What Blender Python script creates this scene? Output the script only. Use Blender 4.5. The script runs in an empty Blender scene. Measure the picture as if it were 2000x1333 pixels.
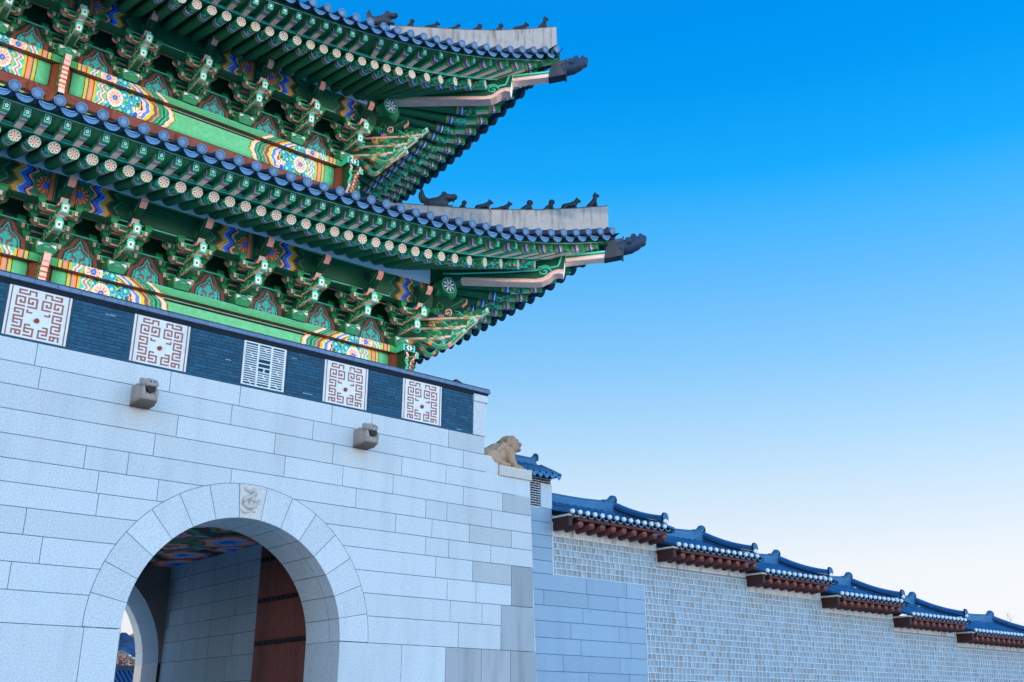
import bpy, math, random
from mathutils import Vector, Matrix
random.seed(7)
C = bpy.context.scene.collection
R = math.radians
# ------------------------------------------------------------------ camera
cam = bpy.data.cameras.new("camera"); cam_o = bpy.data.objects.new("camera", cam); C.objects.link(cam_o)
cam.sensor_width = 36; cam.lens = 36.54; cam.clip_end = 6000; cam.clip_start = .1
RT = Vector((0.770529, -0.637403, 0.00174)); DN = Vector((0.220861, 0.264427, -0.938775)); FW = Vector((0.597918, 0.723738, 0.344526))
cam_o.matrix_world = Matrix(((RT.x, -DN.x, -FW.x, 0), (RT.y, -DN.y, -FW.y, 0), (RT.z, -DN.z, -FW.z, 0), (0, 0, 0, 1)))
bpy.context.scene.camera = cam_o
# ------------------------------------------------------------------ world, sun, exposure
SUN_EL, SUN_AZ = 9, -84          # azimuth from +y (behind the gate) towards +x; minus = from the left
w = bpy.data.worlds.new("World"); bpy.context.scene.world = w; w.use_nodes = True
nt = w.node_tree; nt.nodes.clear(); N = nt.nodes.new; L = nt.links.new
sky = N('ShaderNodeTexSky'); sky.sky_type = 'NISHITA'; sky.sun_disc = False
sky.sun_elevation = R(SUN_EL); sky.sun_rotation = R(SUN_AZ); sky.air_density = 1.0; sky.dust_density = .4; sky.ozone_density = 1.5
hs = N('ShaderNodeHueSaturation'); hs.inputs['Saturation'].default_value = 1.35
gm = N('ShaderNodeNewGeometry'); sx_ = N('ShaderNodeSeparateXYZ'); mrz = N('ShaderNodeMath'); mrz.operation = 'MULTIPLY'; mrz.inputs[1].default_value = -1
rp = N('ShaderNodeValToRGB'); mul = N('ShaderNodeMix'); mul.data_type = 'RGBA'; mul.blend_type = 'MULTIPLY'; mul.inputs[0].default_value = 1
# colour grade of the real sky by elevation (deep winter blue overhead, milky at the horizon); stored at half value
GRADE = [(.0, (.44, .37, .60)), (.08, (.60, .42, .52)), (.13, (.69, .43, .436)), (.194, (.946, .538, .474)), (.252, (.966, .626, .57)), (.32, (.745, .658, .647)), (.387, (.485, .65, .74)), (.43, (.222, .637, .796)),
         (.48, (.035, .615, .854)), (.552, (.012, .54, .84)), (.60, (.002, .62, 1.0)), (.75, (.45, .6, .85))]
while len(rp.color_ramp.elements) < len(GRADE): rp.color_ramp.elements.new(.5)
for e, (p_, c_) in zip(rp.color_ramp.elements, GRADE): e.position = p_; e.color = c_+(1,)
BACK_BOOST = 2.7       # added boost of the unseen sky behind the camera, brightens the shaded facade
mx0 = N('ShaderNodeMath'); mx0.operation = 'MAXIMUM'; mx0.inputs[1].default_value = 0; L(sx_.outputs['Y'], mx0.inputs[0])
st0 = N('ShaderNodeMath'); st0.operation = 'MULTIPLY_ADD'; st0.inputs[1].default_value = .15*2*BACK_BOOST; st0.inputs[2].default_value = .15*2; L(mx0.outputs[0], st0.inputs[0])
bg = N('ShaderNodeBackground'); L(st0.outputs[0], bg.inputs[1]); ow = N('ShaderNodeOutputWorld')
L(gm.outputs['Incoming'], sx_.inputs[0]); L(sx_.outputs['Z'], mrz.inputs[0]); L(mrz.outputs[0], rp.inputs[0])
L(sky.outputs[0], hs.inputs['Color']); L(hs.outputs[0], mul.inputs['A']); L(rp.outputs[0], mul.inputs['B']); # the measured colour of this clear evening sky by elevation (display values), blended over the physical sky
CLEAR = [(0, (238, 243, 250)), (.13, (243, 248, 254)), (.194, (209, 234, 254)), (.252, (177, 220, 254)), (.32, (138, 204, 254)), (.387, (103, 191, 254)), (.43, (78, 185, 255)), (.48, (28, 173, 255)), (.552, (2, 158, 249)), (.60, (0, 149, 242)), (.68, (4, 140, 235)), (.85, (70, 150, 225))]
rp2 = N('ShaderNodeValToRGB'); L(mrz.outputs[0], rp2.inputs[0])
while len(rp2.color_ramp.elements) < len(CLEAR): rp2.color_ramp.elements.new(.5)
def s2l(c): c /= 255; return c/12.92 if c <= .04045 else ((c+.055)/1.055)**2.4
for e, (p_, c_) in zip(rp2.color_ramp.elements, CLEAR): e.position = p_; e.color = tuple(s2l(q)/1.516 for q in c_)+(1,)
k2 = N('ShaderNodeVectorMath'); k2.operation = 'SCALE'; k2.inputs['Scale'].default_value = 1/(.15*2); L(rp2.outputs[0], k2.inputs[0])
bl_ = N('ShaderNodeMix'); bl_.data_type = 'RGBA'; bl_.inputs[0].default_value = .8; bl_.clamp_result = False; L(mul.outputs['Result'], bl_.inputs['A']); L(k2.outputs[0], bl_.inputs['B'])
bt_ = N('ShaderNodeMix'); bt_.data_type = 'RGBA'; bt_.blend_type = 'MULTIPLY'; bt_.inputs['B'].default_value = (1.36, 1.11, .90, 1); bt_.clamp_factor = True  # tint added only to the boosted sky behind the camera
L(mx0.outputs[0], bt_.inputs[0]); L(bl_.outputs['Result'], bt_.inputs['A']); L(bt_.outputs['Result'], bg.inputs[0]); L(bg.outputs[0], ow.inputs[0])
sun = bpy.data.lights.new("sun", 'SUN'); sun.energy = 1.2; sun.angle = R(.5); sun.color = (1, .84, .66)
sun_o = bpy.data.objects.new("sun", sun); C.objects.link(sun_o)
sd = Vector((math.sin(R(SUN_AZ))*math.cos(R(SUN_EL)), math.cos(R(SUN_AZ))*math.cos(R(SUN_EL)), math.sin(R(SUN_EL))))
sun_o.rotation_euler = (-sd).to_track_quat('-Z', 'Y').to_euler()
vs = bpy.context.scene.view_settings; vs.view_transform = 'Standard'; vs.look = 'None'; vs.gamma = 1; vs.exposure = 0.6
# ------------------------------------------------------------------ materials (all read the face colour attribute "col")
def mat(name, rough=.6, nscale=20, namt=.15, bump=.0, bscale=60, stain=0, spec=.4, gain=1, sscale=1):
    m = bpy.data.materials.new(name); m.use_nodes = True; t = m.node_tree; t.nodes.clear()
    n = t.nodes.new; l = t.links.new
    o = n('ShaderNodeOutputMaterial'); p = n('ShaderNodeBsdfPrincipled'); l(p.outputs[0], o.inputs[0])
    a = n('ShaderNodeAttribute'); a.attribute_name = 'col'
    tc = n('ShaderNodeTexCoord')
    nz = n('ShaderNodeTexNoise'); nz.inputs['Scale'].default_value = nscale; nz.inputs['Detail'].default_value = 6; nz.inputs['Roughness'].default_value = .7
    l(tc.outputs['Object'], nz.inputs['Vector'])
    mr = n('ShaderNodeMapRange'); mr.inputs['From Min'].default_value = .25; mr.inputs['From Max'].default_value = .75
    mr.inputs['To Min'].default_value = gain*(1-namt); mr.inputs['To Max'].default_value = gain*(1+namt)
    l(nz.outputs['Fac'], mr.inputs['Value'])
    mx = n('ShaderNodeVectorMath'); mx.operation = 'SCALE'; l(a.outputs['Color'], mx.inputs[0]); l(mr.outputs[0], mx.inputs['Scale'])
    last = mx.outputs[0]
    if stain:
        mp = n('ShaderNodeMapping'); mp.inputs['Scale'].default_value = (1.6, 1.6, .22); l(tc.outputs['Object'], mp.inputs[0])
        n2 = n('ShaderNodeTexNoise'); n2.inputs['Scale'].default_value = 1.7*sscale; n2.inputs['Detail'].default_value = 5; l(mp.outputs[0], n2.inputs['Vector'])
        r2 = n('ShaderNodeMapRange'); r2.inputs['From Min'].default_value = .5; r2.inputs['From Max'].default_value = .78
        r2.inputs['To Min'].default_value = 1; r2.inputs['To Max'].default_value = 1-stain; l(n2.outputs['Fac'], r2.inputs['Value'])
        m2 = n('ShaderNodeVectorMath'); m2.operation = 'SCALE'; l(last, m2.inputs[0]); l(r2.outputs[0], m2.inputs['Scale']); last = m2.outputs[0]
    l(last, p.inputs['Base Color'])
    p.inputs['Roughness'].default_value = rough; p.inputs['Specular IOR Level'].default_value = spec
    if bump:
        b = n('ShaderNodeBump'); b.inputs['Strength'].default_value = bump; b.inputs['Distance'].default_value = .02
        n3 = n('ShaderNodeTexNoise'); n3.inputs['Scale'].default_value = bscale; n3.inputs['Detail'].default_value = 5
        l(tc.outputs['Object'], n3.inputs['Vector']); l(n3.outputs['Fac'], b.inputs['Height']); l(b.outputs[0], p.inputs['Normal'])
    return m
PAINT = mat('painted_timber', .5, 9, .18, .12, 40, gain=2.0)
STONE = mat('granite', .8, 34, .33, .3, 90, stain=.10)
OLDST = mat('weathered_granite', .85, 45, .2, .35, 70, stain=.35)
BRICK = mat('grey_brick', .75, 12, .3, .3, 60)
TILE = mat('roof_tile', .6, 14, .3, .2, 50)
PLAST = mat('lime_plaster', .9, 6, .1, .15, 40, stain=.15)
DIRTY = mat('rain_streaked_plaster', .9, 6, .15, .15, 40, stain=.7, sscale=3)
WOOD = mat('red_brown_timber', .65, 10, .3, .2, 30, stain=.3)
IRON = mat('dark_iron', .5, 20, .3)
LEAF = mat('leaves', .7, 3, .35)
BARK = mat('bark', .9, 12, .3, .4, 30)
EARTH = mat('paving_granite', .85, .8, .12, .2, 40)
HILLM = mat('wooded_hillside', .95, .035, .6)
# colours
def lin(r, g, b):
    f = lambda c: (c/255/12.92 if c <= 10 else ((c/255+.055)/1.055)**2.4)
    return (f(r), f(g), f(b), 1)
GRN = (.012, .105, .045, 1); GRN2 = (.03, .22, .085, 1); DGRN = (.005, .045, .022, 1); MINT = (.07, .52, .34, 1); TEAL = (.03, .42, .38, 1)
LGRN = (.075, .38, .15, 1); WHT = (.8, .8, .76, 1); PINK = (.74, .29, .20, 1); RED = (.4, .06, .035, 1); ORG = (.72, .22, .07, 1)
YEL = (.68, .42, .03, 1); GOLD = (.42, .24, .03, 1); BLU = (.02, .1, .5, 1); SKYB = (.12, .32, .7, 1); BLK = (.008, .008, .01, 1); BRN = (.16, .045, .03, 1)
MAUV = (.17, .09, .10, 1); RBRN = (.34, .09, .06, 1); EDGE = (.20, .06, .045, 1)
def mixc(a, b, t): return tuple(a[i]*(1-t)+b[i]*t for i in range(3))+(1,)
def jit(c, a=.1):
    k = 1+random.uniform(-a, a); return (c[0]*k, c[1]*k, c[2]*k, 1)
# ------------------------------------------------------------------ mesh builder
WO = {}
class MB:
    def __init__(s): s.v = []; s.f = []; s.c = []; s.s = []
    def join(s, o):
        b = len(s.v); s.v += o.v; s.f += [tuple(b+k for k in q) for q in o.f]; s.c += o.c; s.s += o.s
    def poly(s, pts, col):
        b = len(s.v); s.v += [tuple(p) for p in pts]; s.f.append(tuple(range(b, b+len(pts)))); s.c.append(col); s.s.append(False)
    def raw(s, v, f, col, smooth=False):
        b = len(s.v); s.v += [tuple(p) for p in v]
        for i, q in enumerate(f):
            s.f.append(tuple(b+k for k in q)); s.c.append(col[i] if isinstance(col, list) else col); s.s.append(smooth)
    def hexa(s, p, col):      # 8 points: 0-3 bottom ring ccw, 4-7 top ring;  col one colour or six (bottom, top, sides 0-3)
        s.raw(p, [(3, 2, 1, 0), (4, 5, 6, 7), (0, 1, 5, 4), (1, 2, 6, 5), (2, 3, 7, 6), (3, 0, 4, 7)], col)
    def box(s, x0, x1, y0, y1, z0, z1, col):
        s.hexa([(x0, y0, z0), (x1, y0, z0), (x1, y1, z0), (x0, y1, z0), (x0, y0, z1), (x1, y0, z1), (x1, y1, z1), (x0, y1, z1)], col)
    def bar(s, a, b, w, h, col, up=(0, 0, 1), side_shift=0):   # beam a->b; col: one or six (bottom, top, start.. see hexa)
        a = Vector(a); b = Vector(b); d = (b-a).normalized(); u = Vector(up); sx = d.cross(u).normalized(); u = sx.cross(d).normalized()
        p = []
        for q in (-.5, .5):
            for (e, g) in ((a, -.5), (a, .5), (b, .5), (b, -.5)): p.append(e+sx*(w*g)+u*(h*q))
        s.hexa(p, col)
    def prism(s, prof, o, au, av, aw, w0, w1, ccap, cedge):
        o = Vector(o); au = Vector(au); av = Vector(av); aw = Vector(aw); n = len(prof)
        A = [o+au*p[0]+av*p[1]+aw*w0 for p in prof]; B = [o+au*p[0]+av*p[1]+aw*w1 for p in prof]
        s.raw(A, [tuple(range(n))], ccap); s.raw(B, [tuple(reversed(range(n)))], ccap)
        for i in range(n):
            j = (i+1) % n; s.raw([A[i], B[i], B[j], A[j]], [(0, 1, 2, 3)], cedge[i] if isinstance(cedge, list) else cedge)
    def tube(s, pts, rad, n, col, caps=True, smooth=True, up=(0, 0, 1), arc=(0, 2*math.pi)):
        pts = [Vector(p) for p in pts]; k = len(pts)
        if not isinstance(rad, (list, tuple)): rad = [rad]*k
        full = abs(arc[1]-arc[0]-2*math.pi) < 1e-6; m = n if full else n+1
        rings = []
        for i, p in enumerate(pts):
            d = (pts[min(i+1, k-1)]-pts[max(i-1, 0)]).normalized(); u = Vector(up)
            if abs(d.dot(u)) > .98: u = Vector((1, 0, 0))
            sx = d.cross(u).normalized(); uu = sx.cross(d)
            rings.append([p+(sx*math.cos(arc[0]+(arc[1]-arc[0])*j/n)+uu*math.sin(arc[0]+(arc[1]-arc[0])*j/n))*rad[i] for j in range(m)])
        b = len(s.v)
        for r_ in rings: s.v += [tuple(q) for q in r_]
        for i in range(k-1):
            c = col[i] if isinstance(col, list) else col
            for j in range(n):
                j2 = (j+1) % m
                cc = c(j, n) if callable(c) else c
                s.f.append((b+i*m+j, b+i*m+j2, b+(i+1)*m+j2, b+(i+1)*m+j)); s.c.append(cc); s.s.append(smooth)
        if caps:
            c0 = col[0] if isinstance(col, list) else col; c1 = col[-1] if isinstance(col, list) else col
            if callable(c0): c0 = c0(0, n)
            if callable(c1): c1 = c1(0, n)
            s.f.append(tuple(b+j for j in reversed(range(m)))); s.c.append(c0); s.s.append(False)
            s.f.append(tuple(b+(k-1)*m+j for j in range(m))); s.c.append(c1); s.s.append(False)
    def grid(s, fn_p, nu, nv, fn_c, smooth=False):     # fn_p(u,v)->point, fn_c(u,v)->colour at cell centre
        b = len(s.v)
        for j in range(nv+1):
            for i in range(nu+1): s.v.append(tuple(fn_p(i/nu, j/nv)))
        for j in range(nv):
            for i in range(nu):
                s.f.append((b+j*(nu+1)+i, b+j*(nu+1)+i+1, b+(j+1)*(nu+1)+i+1, b+(j+1)*(nu+1)+i))
                s.c.append(fn_c((i+.5)/nu, (j+.5)/nv) if callable(fn_c) else fn_c); s.s.append(smooth)
    def disc(s, o, ax, ay, r, na, nr, fn):             # fn(ang 0-1, rad 0-1)->colour
        o = Vector(o); ax = Vector(ax); ay = Vector(ay); b = len(s.v); s.v.append(tuple(o))
        for k in range(1, nr+1):
            for j in range(na):
                t = 2*math.pi*j/na; s.v.append(tuple(o+(ax*math.cos(t)+ay*math.sin(t))*(r*k/nr)))
        for k in range(nr):
            for j in range(na):
                j2 = (j+1) % na; c = fn((j+.5)/na, (k+.5)/nr)
                if k == 0: s.f.append((b, b+1+j, b+1+j2))
                else: s.f.append((b+1+(k-1)*na+j, b+1+k*na+j, b+1+k*na+j2, b+1+(k-1)*na+j2))
                s.c.append(c); s.s.append(False)
    def ball(s, c, r, col, rot=None, nu=12, nv=8):
        if not isinstance(r, (tuple, list)): r = (r, r, r)
        M_ = rot if rot else Matrix.Identity(3); c = Vector(c); vv = []; ff = []
        for i in range(nv+1):
            th = math.pi*i/nv
            for j in range(nu):
                ph = 2*math.pi*j/nu
                vv.append(c+M_ @ Vector((r[0]*math.sin(th)*math.cos(ph), r[1]*math.sin(th)*math.sin(ph), r[2]*math.cos(th))))
        for i in range(nv):
            for j in range(nu):
                j2 = (j+1) % nu; ff.append((i*nu+j, (i+1)*nu+j, (i+1)*nu+j2, i*nu+j2))
        s.raw(vv, ff, col, True)
    def limb(s, pts, rad, col, n=10):
        s.tube(pts, rad, n, col, True, True)
        for p, r in zip(pts, rad): s.ball(p, r, col, None, n, 6)
    def build(s, name, m, parent=None, origin=(0, 0, 0), remesh=0, col=None):
        me = bpy.data.meshes.new(name); o3 = Vector(origin)
        me.from_pydata([tuple(Vector(p)-o3) for p in s.v], [], s.f)
        if remesh:
            tmp = bpy.data.objects.new(name, me); C.objects.link(tmp)
            md = tmp.modifiers.new('r', 'REMESH'); md.mode = 'VOXEL'; md.voxel_size = remesh; md.use_smooth_shade = True
            sm = tmp.modifiers.new('s', 'SMOOTH'); sm.factor = .5; sm.iterations = 3
            dg = bpy.context.evaluated_depsgraph_get(); me2 = bpy.data.meshes.new_from_object(tmp.evaluated_get(dg))
            bpy.data.objects.remove(tmp); bpy.data.meshes.remove(me); me = me2; me.name = name
            cc = [col if not callable(col) else col(p.center+o3) for p in me.polygons]
        else:
            cc = s.c; me.polygons.foreach_set('use_smooth', s.s)
        at = me.attributes.new('col', 'FLOAT_COLOR', 'FACE'); at.data.foreach_set('color', [x for c in cc for x in c])
        me.materials.append(m); me.update()
        ob = bpy.data.objects.new(name, me); C.objects.link(ob); WO[ob] = o3
        ob.location = o3-(WO[parent] if parent else Vector((0, 0, 0))); ob.parent = parent
        return ob
def empty(name, loc, label, cat, group=None):
    o = bpy.data.objects.new(name, None); C.objects.link(o); o.location = loc; WO[o] = Vector(loc); tag(o, label, cat, group); return o
def tag(o, label, cat, group=None):
    o['label'] = label; o['category'] = cat
    if group: o['group'] = group
def copy_tree(o, parent, origin, rz=0, depth=0):
    c = o.copy(); C.objects.link(c)
    if depth == 0:
        c.parent = parent; c.location = Vector(origin)-(WO[parent] if parent else Vector((0, 0, 0))); c.rotation_euler = (0, 0, rz)
    else: c.parent = parent
    for ch in list(o.children): copy_tree(ch, c, None, 0, 1)
    return c
def terp(tab, x):
    if x <= tab[0][0]: return tab[0][1]
    for (a, p), (b, q) in zip(tab, tab[1:]):
        if x <= b: return p+(q-p)*(x-a)/(b-a)
    (a, p), (b, q) = tab[-2], tab[-1]; return q+(q-p)*(x-b)/(b-a)
DIAG = 35.69
def mir(p): return (DIAG-p[1], DIAG-p[0], p[2])        # mirror image across the hip line: front eave -> side eave
GZ = -1.6
# ------------------------------------------------------------------ ground and hills
g = MB()
g.poly([(-600, -300, GZ), (900, -300, GZ), (900, 1800, GZ), (-600, 1800, GZ)], (.42, .41, .39, 1))
gr = g.build('ground', EARTH); gr['kind'] = 'structure'
h = MB()
def hill_z(x):
    return (66+9*math.sin(x*.018+.9)+4*math.sin(x*.06)+2*math.sin(x*.15))*math.sin(math.pi*max(0, min(1, (x+120)/700)))**.45
def hp(u, v):
    x = -120+700*u; y = 560+v*260
    return (x, y, GZ+(hill_z(x)+2.5*math.sin(x*.31+v*30)+2*math.sin(v*55+x*.13))*math.sin(v*math.pi*.5)**.8)
h.grid(hp, 260, 24, lambda u, v: jit(mixc((.02, .06, .13, 1), (.4, .2, .17, 1), max(0, min(1, (v-.62)*6+random.uniform(-.3, .3)))), .3), True)  # blue shade below and sunlit pinkish autumn top put into the colour
hi = h.build('hill', HILLM); hi['kind'] = 'structure'
# ------------------------------------------------------------------ STONE GATE BASE
base = empty('stone_gatehouse', (9.45, 26, GZ), 'pale granite gate base with arched passage and brick parapet under the painted pavilion', 'gate')
ST = lin(206, 209, 210)
CZ = [6.74, 6.289, 5.851, 5.391, 4.932, 4.487, 4.059, 3.63, 3.147, 2.661, 2.177, 1.614, .62, -.45, GZ]
# vertical joint places, in metres along the facade, one list for each course
PXJ = [[4.87, 7.49, 9.02, 11.26, 12.32, 14.52], [5.0, 8.87, 10.81, 13.995, 14.98], [3.0, 7.74, 9.92, 11.35, 13.19, 14.47], [2.6, 7.32, 10.19, 11.63, 12.97, 15.0, 16.23],
       [1.5, 6.03, 6.85, 9.0, 12.0, 13.91, 14.52, 15.88], [3.0, 6.33, 7.5, 9.8, 13.08, 14.1, 15.2, 16.52], [1.2, 6.38, 13.93, 14.6, 15.87], [5.15, 14.24, 15.32, 16.52], [2.4, 5.5, 14.58, 15.43, 16.52],
       [.5, 5.04, 14.68, 15.62, 16.2], [3.3, 14.93, 16.2], [3.4, 6.45, 13.38, 14.58, 15.62, 16.5], [2, 5, 6.4, 13, 15.2, 16.3], [3, 6.2, 12.8, 14.6, 16]]
AX, AZ, RI, RO = 9.451, 1.62, 2.333, 3.04
def corner_x(z): return 17.13+(5.8-z)*.04
FY = 20.0
m = MB(); old = MB()
def block(mb, x0, x1, z0, z1, col, y=FY, gp=.0055, ch=.005, xr=None):
    # one facing stone with a small chamfer
    a0, a1, b0, b1 = x0+gp, x1-gp, z0+gp, z1-gp
    P = [(a0, y+.06, b0), (a1, y+.06, b0), (a1, y+.06, b1), (a0, y+.06, b1), (a0, y+ch, b0), (a1, y+ch, b0), (a1, y+ch, b1), (a0, y+ch, b1),
         (a0+ch, y, b0+ch), (a1-ch, y, b0+ch), (a1-ch, y, b1-ch), (a0+ch, y, b1-ch)]
    mb.raw(P, [(8, 9, 10, 11), (4, 5, 9, 8), (5, 6, 10, 9), (6, 7, 11, 10), (7, 4, 8, 11), (0, 1, 5, 4), (1, 2, 6, 5), (2, 3, 7, 6), (3, 0, 4, 7)], col)
DK = [(7, 16.52, 9), (9, 16.2, 11)]
for ci in range(14):
    zt, zb = CZ[ci], CZ[ci+1]
    xe = corner_x((zt+zb)/2)
    if ci == 0: xe = 15.64
    if ci == 1: xe = 16.09
    xs = [-2]+[x for x in PXJ[ci] if x < xe-.15]+[xe]
    for x0, x1 in zip(xs, xs[1:]):
        spans = [(x0, x1)]
        lo, hi2 = zb-AZ, zt-AZ
        if lo < RO-.05:
            hi_ = max(lo, 0); xo = math.sqrt(max(0, RO**2-max(hi2, 0)**2)); xi = math.sqrt(max(0, RI**2-max(lo, 0)**2)) if lo < RI else 0
            if ci >= 11: half = RI if x1 < 20 else 0
            else: half = (xi+xo)/2 if xi > 0 else 0
            if half > 0:
                spans = []
                if x0 < AX-half: spans.append((x0, min(x1, AX-half)))
                if x1 > AX+half: spans.append((max(x0, AX+half), x1))
        for s0, s1 in spans:
            if s1-s0 < .03: continue
            dark = (ci in (7, 8) and s0 > 16.45) or (ci in (9, 10) and s0 > 16.1) or (ci == 11 and s0 > 14.5) or (ci in (12, 13) and s0 > 15)
            if ci == 7 and s0 > 16.45: block(old, s0, s1, CZ[9], zt, jit(lin(160, 164, 166), .1)); continue
            if ci == 9 and s0 > 16.1: block(old, s0, s1, CZ[11], zt, jit(lin(165, 168, 172), .1)); continue
            if (ci == 8 and s0 > 16.45) or (ci == 10 and s0 > 16.1): continue
            if ci == 11 and s0 > 14.5: block(old, s0, s1, zb, zt, jit(lin(175, 175, 178) if s0 < 16.4 else lin(164, 168, 170), .08)); continue
            k_ = 1 if s0 < 13.5 else random.choice((1, .9, .82, .74)) if s0 > 15 else random.choice((1, .97, .9))
            block(m, s0, s1, zb, zt, jit(tuple(q*k_ for q in ST[:3])+(1,), .05))
# core behind the joints, side wall with batter, top deck
def core(mb, x0, x1, z0, z1, y0=FY+.02, y1=32.98, c=(.09, .13, .17, 1)): mb.box(x0, x1, y0, y1, z0, z1, c)
core(m, -6, 15.62, 5.0, 6.72); core(m, -6, 6.55, GZ, 5.0); core(m, 12.5, 16.7, GZ, 5.0); core(m, 15.62, 16.07, 5.0, 6.25); core(m, 16.07, 16.7, 5, 5.8)
# spandrel around the ring (front skin only)
nseg = 40
for k in range(nseg):
    t0, t1 = math.pi*k/nseg, math.pi*(k+1)/nseg
    q = []
    for t in (t0, t1):
        ct, st_ = math.cos(t), math.sin(t); q.append((AX+2.4*ct, AZ+2.4*st_))
        sc = min(3.2/abs(ct) if abs(ct) > 1e-6 else 1e9, 3.5/abs(st_) if abs(st_) > 1e-6 else 1e9); q.append((AX+sc*ct, AZ+sc*st_))
    m.raw([(a, FY+.021, b) for a, b in q], [(0, 1, 3, 2)], (.09, .13, .17, 1))
    m.raw([(AX+rr_*math.cos(t), FY-.0018, AZ+rr_*math.sin(t)) for t, rr_ in ((t0, RI+.003), (t0, RO+.007), (t1, RO+.007), (t1, RI+.003))], [(0, 1, 2, 3)], (.09, .13, .17, 1))
    m.raw([(a, FY+1.4, b) for a, b in q], [(0, 1, 3, 2)], (.3, .33, .36, 1))
# right flank: battered stones
for ci in range(3, 14):
    zt, zb = CZ[ci], CZ[ci+1]; y = FY; k = 0
    if ci == 3: zt = 5.83
    while y < 32.9:
        y2 = min(33, y+(1.3, .9, 1.6)[(k+ci) % 3]); k += 1
        x0, x1 = corner_x(zb), corner_x(zt); gpp = .007
        m.hexa([(x0-.5, y+gpp, zb+gpp), (x0, y+gpp, zb+gpp), (x0, y2-gpp, zb+gpp), (x0-.5, y2-gpp, zb+gpp), (x1-.5, y+gpp, zt-gpp), (x1, y+gpp, zt-gpp), (x1, y2-gpp, zt-gpp), (x1-.5, y2-gpp, zt-gpp)], jit(ST, .06)); y = y2
wall = m.build('masonry', STONE, base)
old.build('weathered_block', OLDST, base)['label'] = 'darker stained granite blocks at the right hand corner of the gate base'
# shoulder slab under the lion
m = MB(); m.box(15.66, 16.085, FY+.004, 21.4, 6.255-.44+.03, 6.093, ST)
m.build('shoulder_course', STONE, base)
m = MB(); m.box(16.091, 17.155, FY-.05, 21.2, 5.835, 6.096, lin(206, 196, 186)); m.build('lion_slab', STONE, base)
# voussoirs
ANG = [180, 168.3, 156.7, 144.1, 131.8, 119.6, 107.2, 94.8, 82.9, 71.1, 58.8, 46.9, 35.2, 23.1, 11.4, 0]
m = MB(); kb = MB()
for i, (a1, a0) in enumerate(zip(ANG, ANG[1:])):
    mb = kb if i == 7 else m
    c = lin(212, 204, 196) if i == 7 else jit(ST, .06); n = 5; yy = FY-.004 if i != 7 else FY-.008
    e0, e1 = R(a0)+.0024, R(a1)-.0024
    for k in range(n):
        t0 = e0+(e1-e0)*k/n; t1 = e0+(e1-e0)*(k+1)/n
        pts = []
        for t in (t0, t1):
            for r in (RI, RO-.006): pts.append((AX+r*math.cos(t), AZ+r*math.sin(t)))
        (a, b, cc, d) = pts
        mb.raw([(a[0], yy, a[1]), (b[0], yy, b[1]), (d[0], yy, d[1]), (cc[0], yy, cc[1])], [(0, 1, 2, 3)], c)
        mb.raw([(b[0], yy, b[1]), (d[0], yy, d[1]), (d[0], yy+.05, d[1]), (b[0], yy+.05, b[1])], [(0, 1, 2, 3)], c)
        mb.raw([(a[0], yy, a[1]), (cc[0], yy, cc[1]), (cc[0], FY+.42, cc[1]), (a[0], FY+.42, a[1])], [(0, 1, 2, 3)], c)
        c2 = jit(ST, .05) if k == 0 else c2
        mb.raw([(a[0], FY+.43, a[1]), (cc[0], FY+.43, cc[1]), (cc[0], FY+1.45, cc[1]), (a[0], FY+1.45, a[1])], [(0, 1, 2, 3)], c2)
for sx in (-1, 1):     # jambs of the front arch
    for za, zb_ in ((1.622, .62), (.62, -.45), (-.45, GZ)):
        x = AX+sx*RI
        m.raw([(x, FY-.002, zb_+.005), (x, FY-.002, za-.005), (x, FY+1.45, za-.005), (x, FY+1.45, zb_+.005)], [(0, 1, 2, 3)], jit(ST, .06))
m.build('arch_ring', STONE, base)
# keystone with a carved dragon in low relief
kx, kz = AX+.02, AZ+2.68
key = kb.build('keystone', STONE, base)
d = MB(); yk = FY-.012
pts = [(-.12, .24), (-.02, .2), (.06, .26), (.1, .18), (.0, .1), (-.12, .06), (-.16, -.04), (-.06, -.12), (.08, -.1), (.14, .0), (.06, .07), (-.02, .0), (.02, -.18), (-.1, -.24), (-.17, -.19)]
spl = []
for i in range(len(pts)-1):
    for t in range(4): spl.append((pts[i][0]+(pts[i+1][0]-pts[i][0])*t/4, pts[i][1]+(pts[i+1][1]-pts[i][1])*t/4))
d.tube([(kx+p[0], yk, kz+p[1]) for p in spl], [.024+.028*math.sin(math.pi*min(1, (i+4)/len(spl))) for i in range(len(spl))], 8, lin(200, 190, 182))
for (a, b, r) in ((-.12, .25, .05), (.16, -.02, .035), (.17, .02, .02), (.1, -.2, .03), (-.17, -.2, .03), (-.15, -.24, .02), (.07, .28, .03), (.19, .05, .018)):
    d.ball((kx+a, yk, kz+b), (r, .03, r), lin(200, 190, 182))
d.build('carved_dragon', STONE, key)
# passage behind the arch
PX0, PX1, PY0, PY1, PCZ = 6.5, 12.4, 21.45, 31.2, 4.4
m = MB()
for xw, sgn in ((PX1, -1), (PX0, 1)):
    zs = [GZ, -.35, .3, .98, 1.62, 2.18, 2.64, 3.1, 3.57, 4.0, PCZ]
    for k, (a, b) in enumerate(zip(zs, zs[1:])):
        y = PY0; q = 0
        while y < PY1-.01:
            y2 = min(PY1, y+(1.75, 1.2, 2.1, 1.5)[(k*2+q) % 4]); q += 1
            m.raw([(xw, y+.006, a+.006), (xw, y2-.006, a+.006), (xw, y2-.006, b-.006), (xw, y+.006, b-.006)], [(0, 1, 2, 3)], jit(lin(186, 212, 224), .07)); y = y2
    m.raw([(xw-sgn*.008, PY0, GZ), (xw-sgn*.008, PY1, GZ), (xw-sgn*.008, PY1, PCZ), (xw-sgn*.008, PY0, PCZ)], [(0, 1, 2, 3)], (.07, .09, .11, 1))
R2 = 2.86
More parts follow.
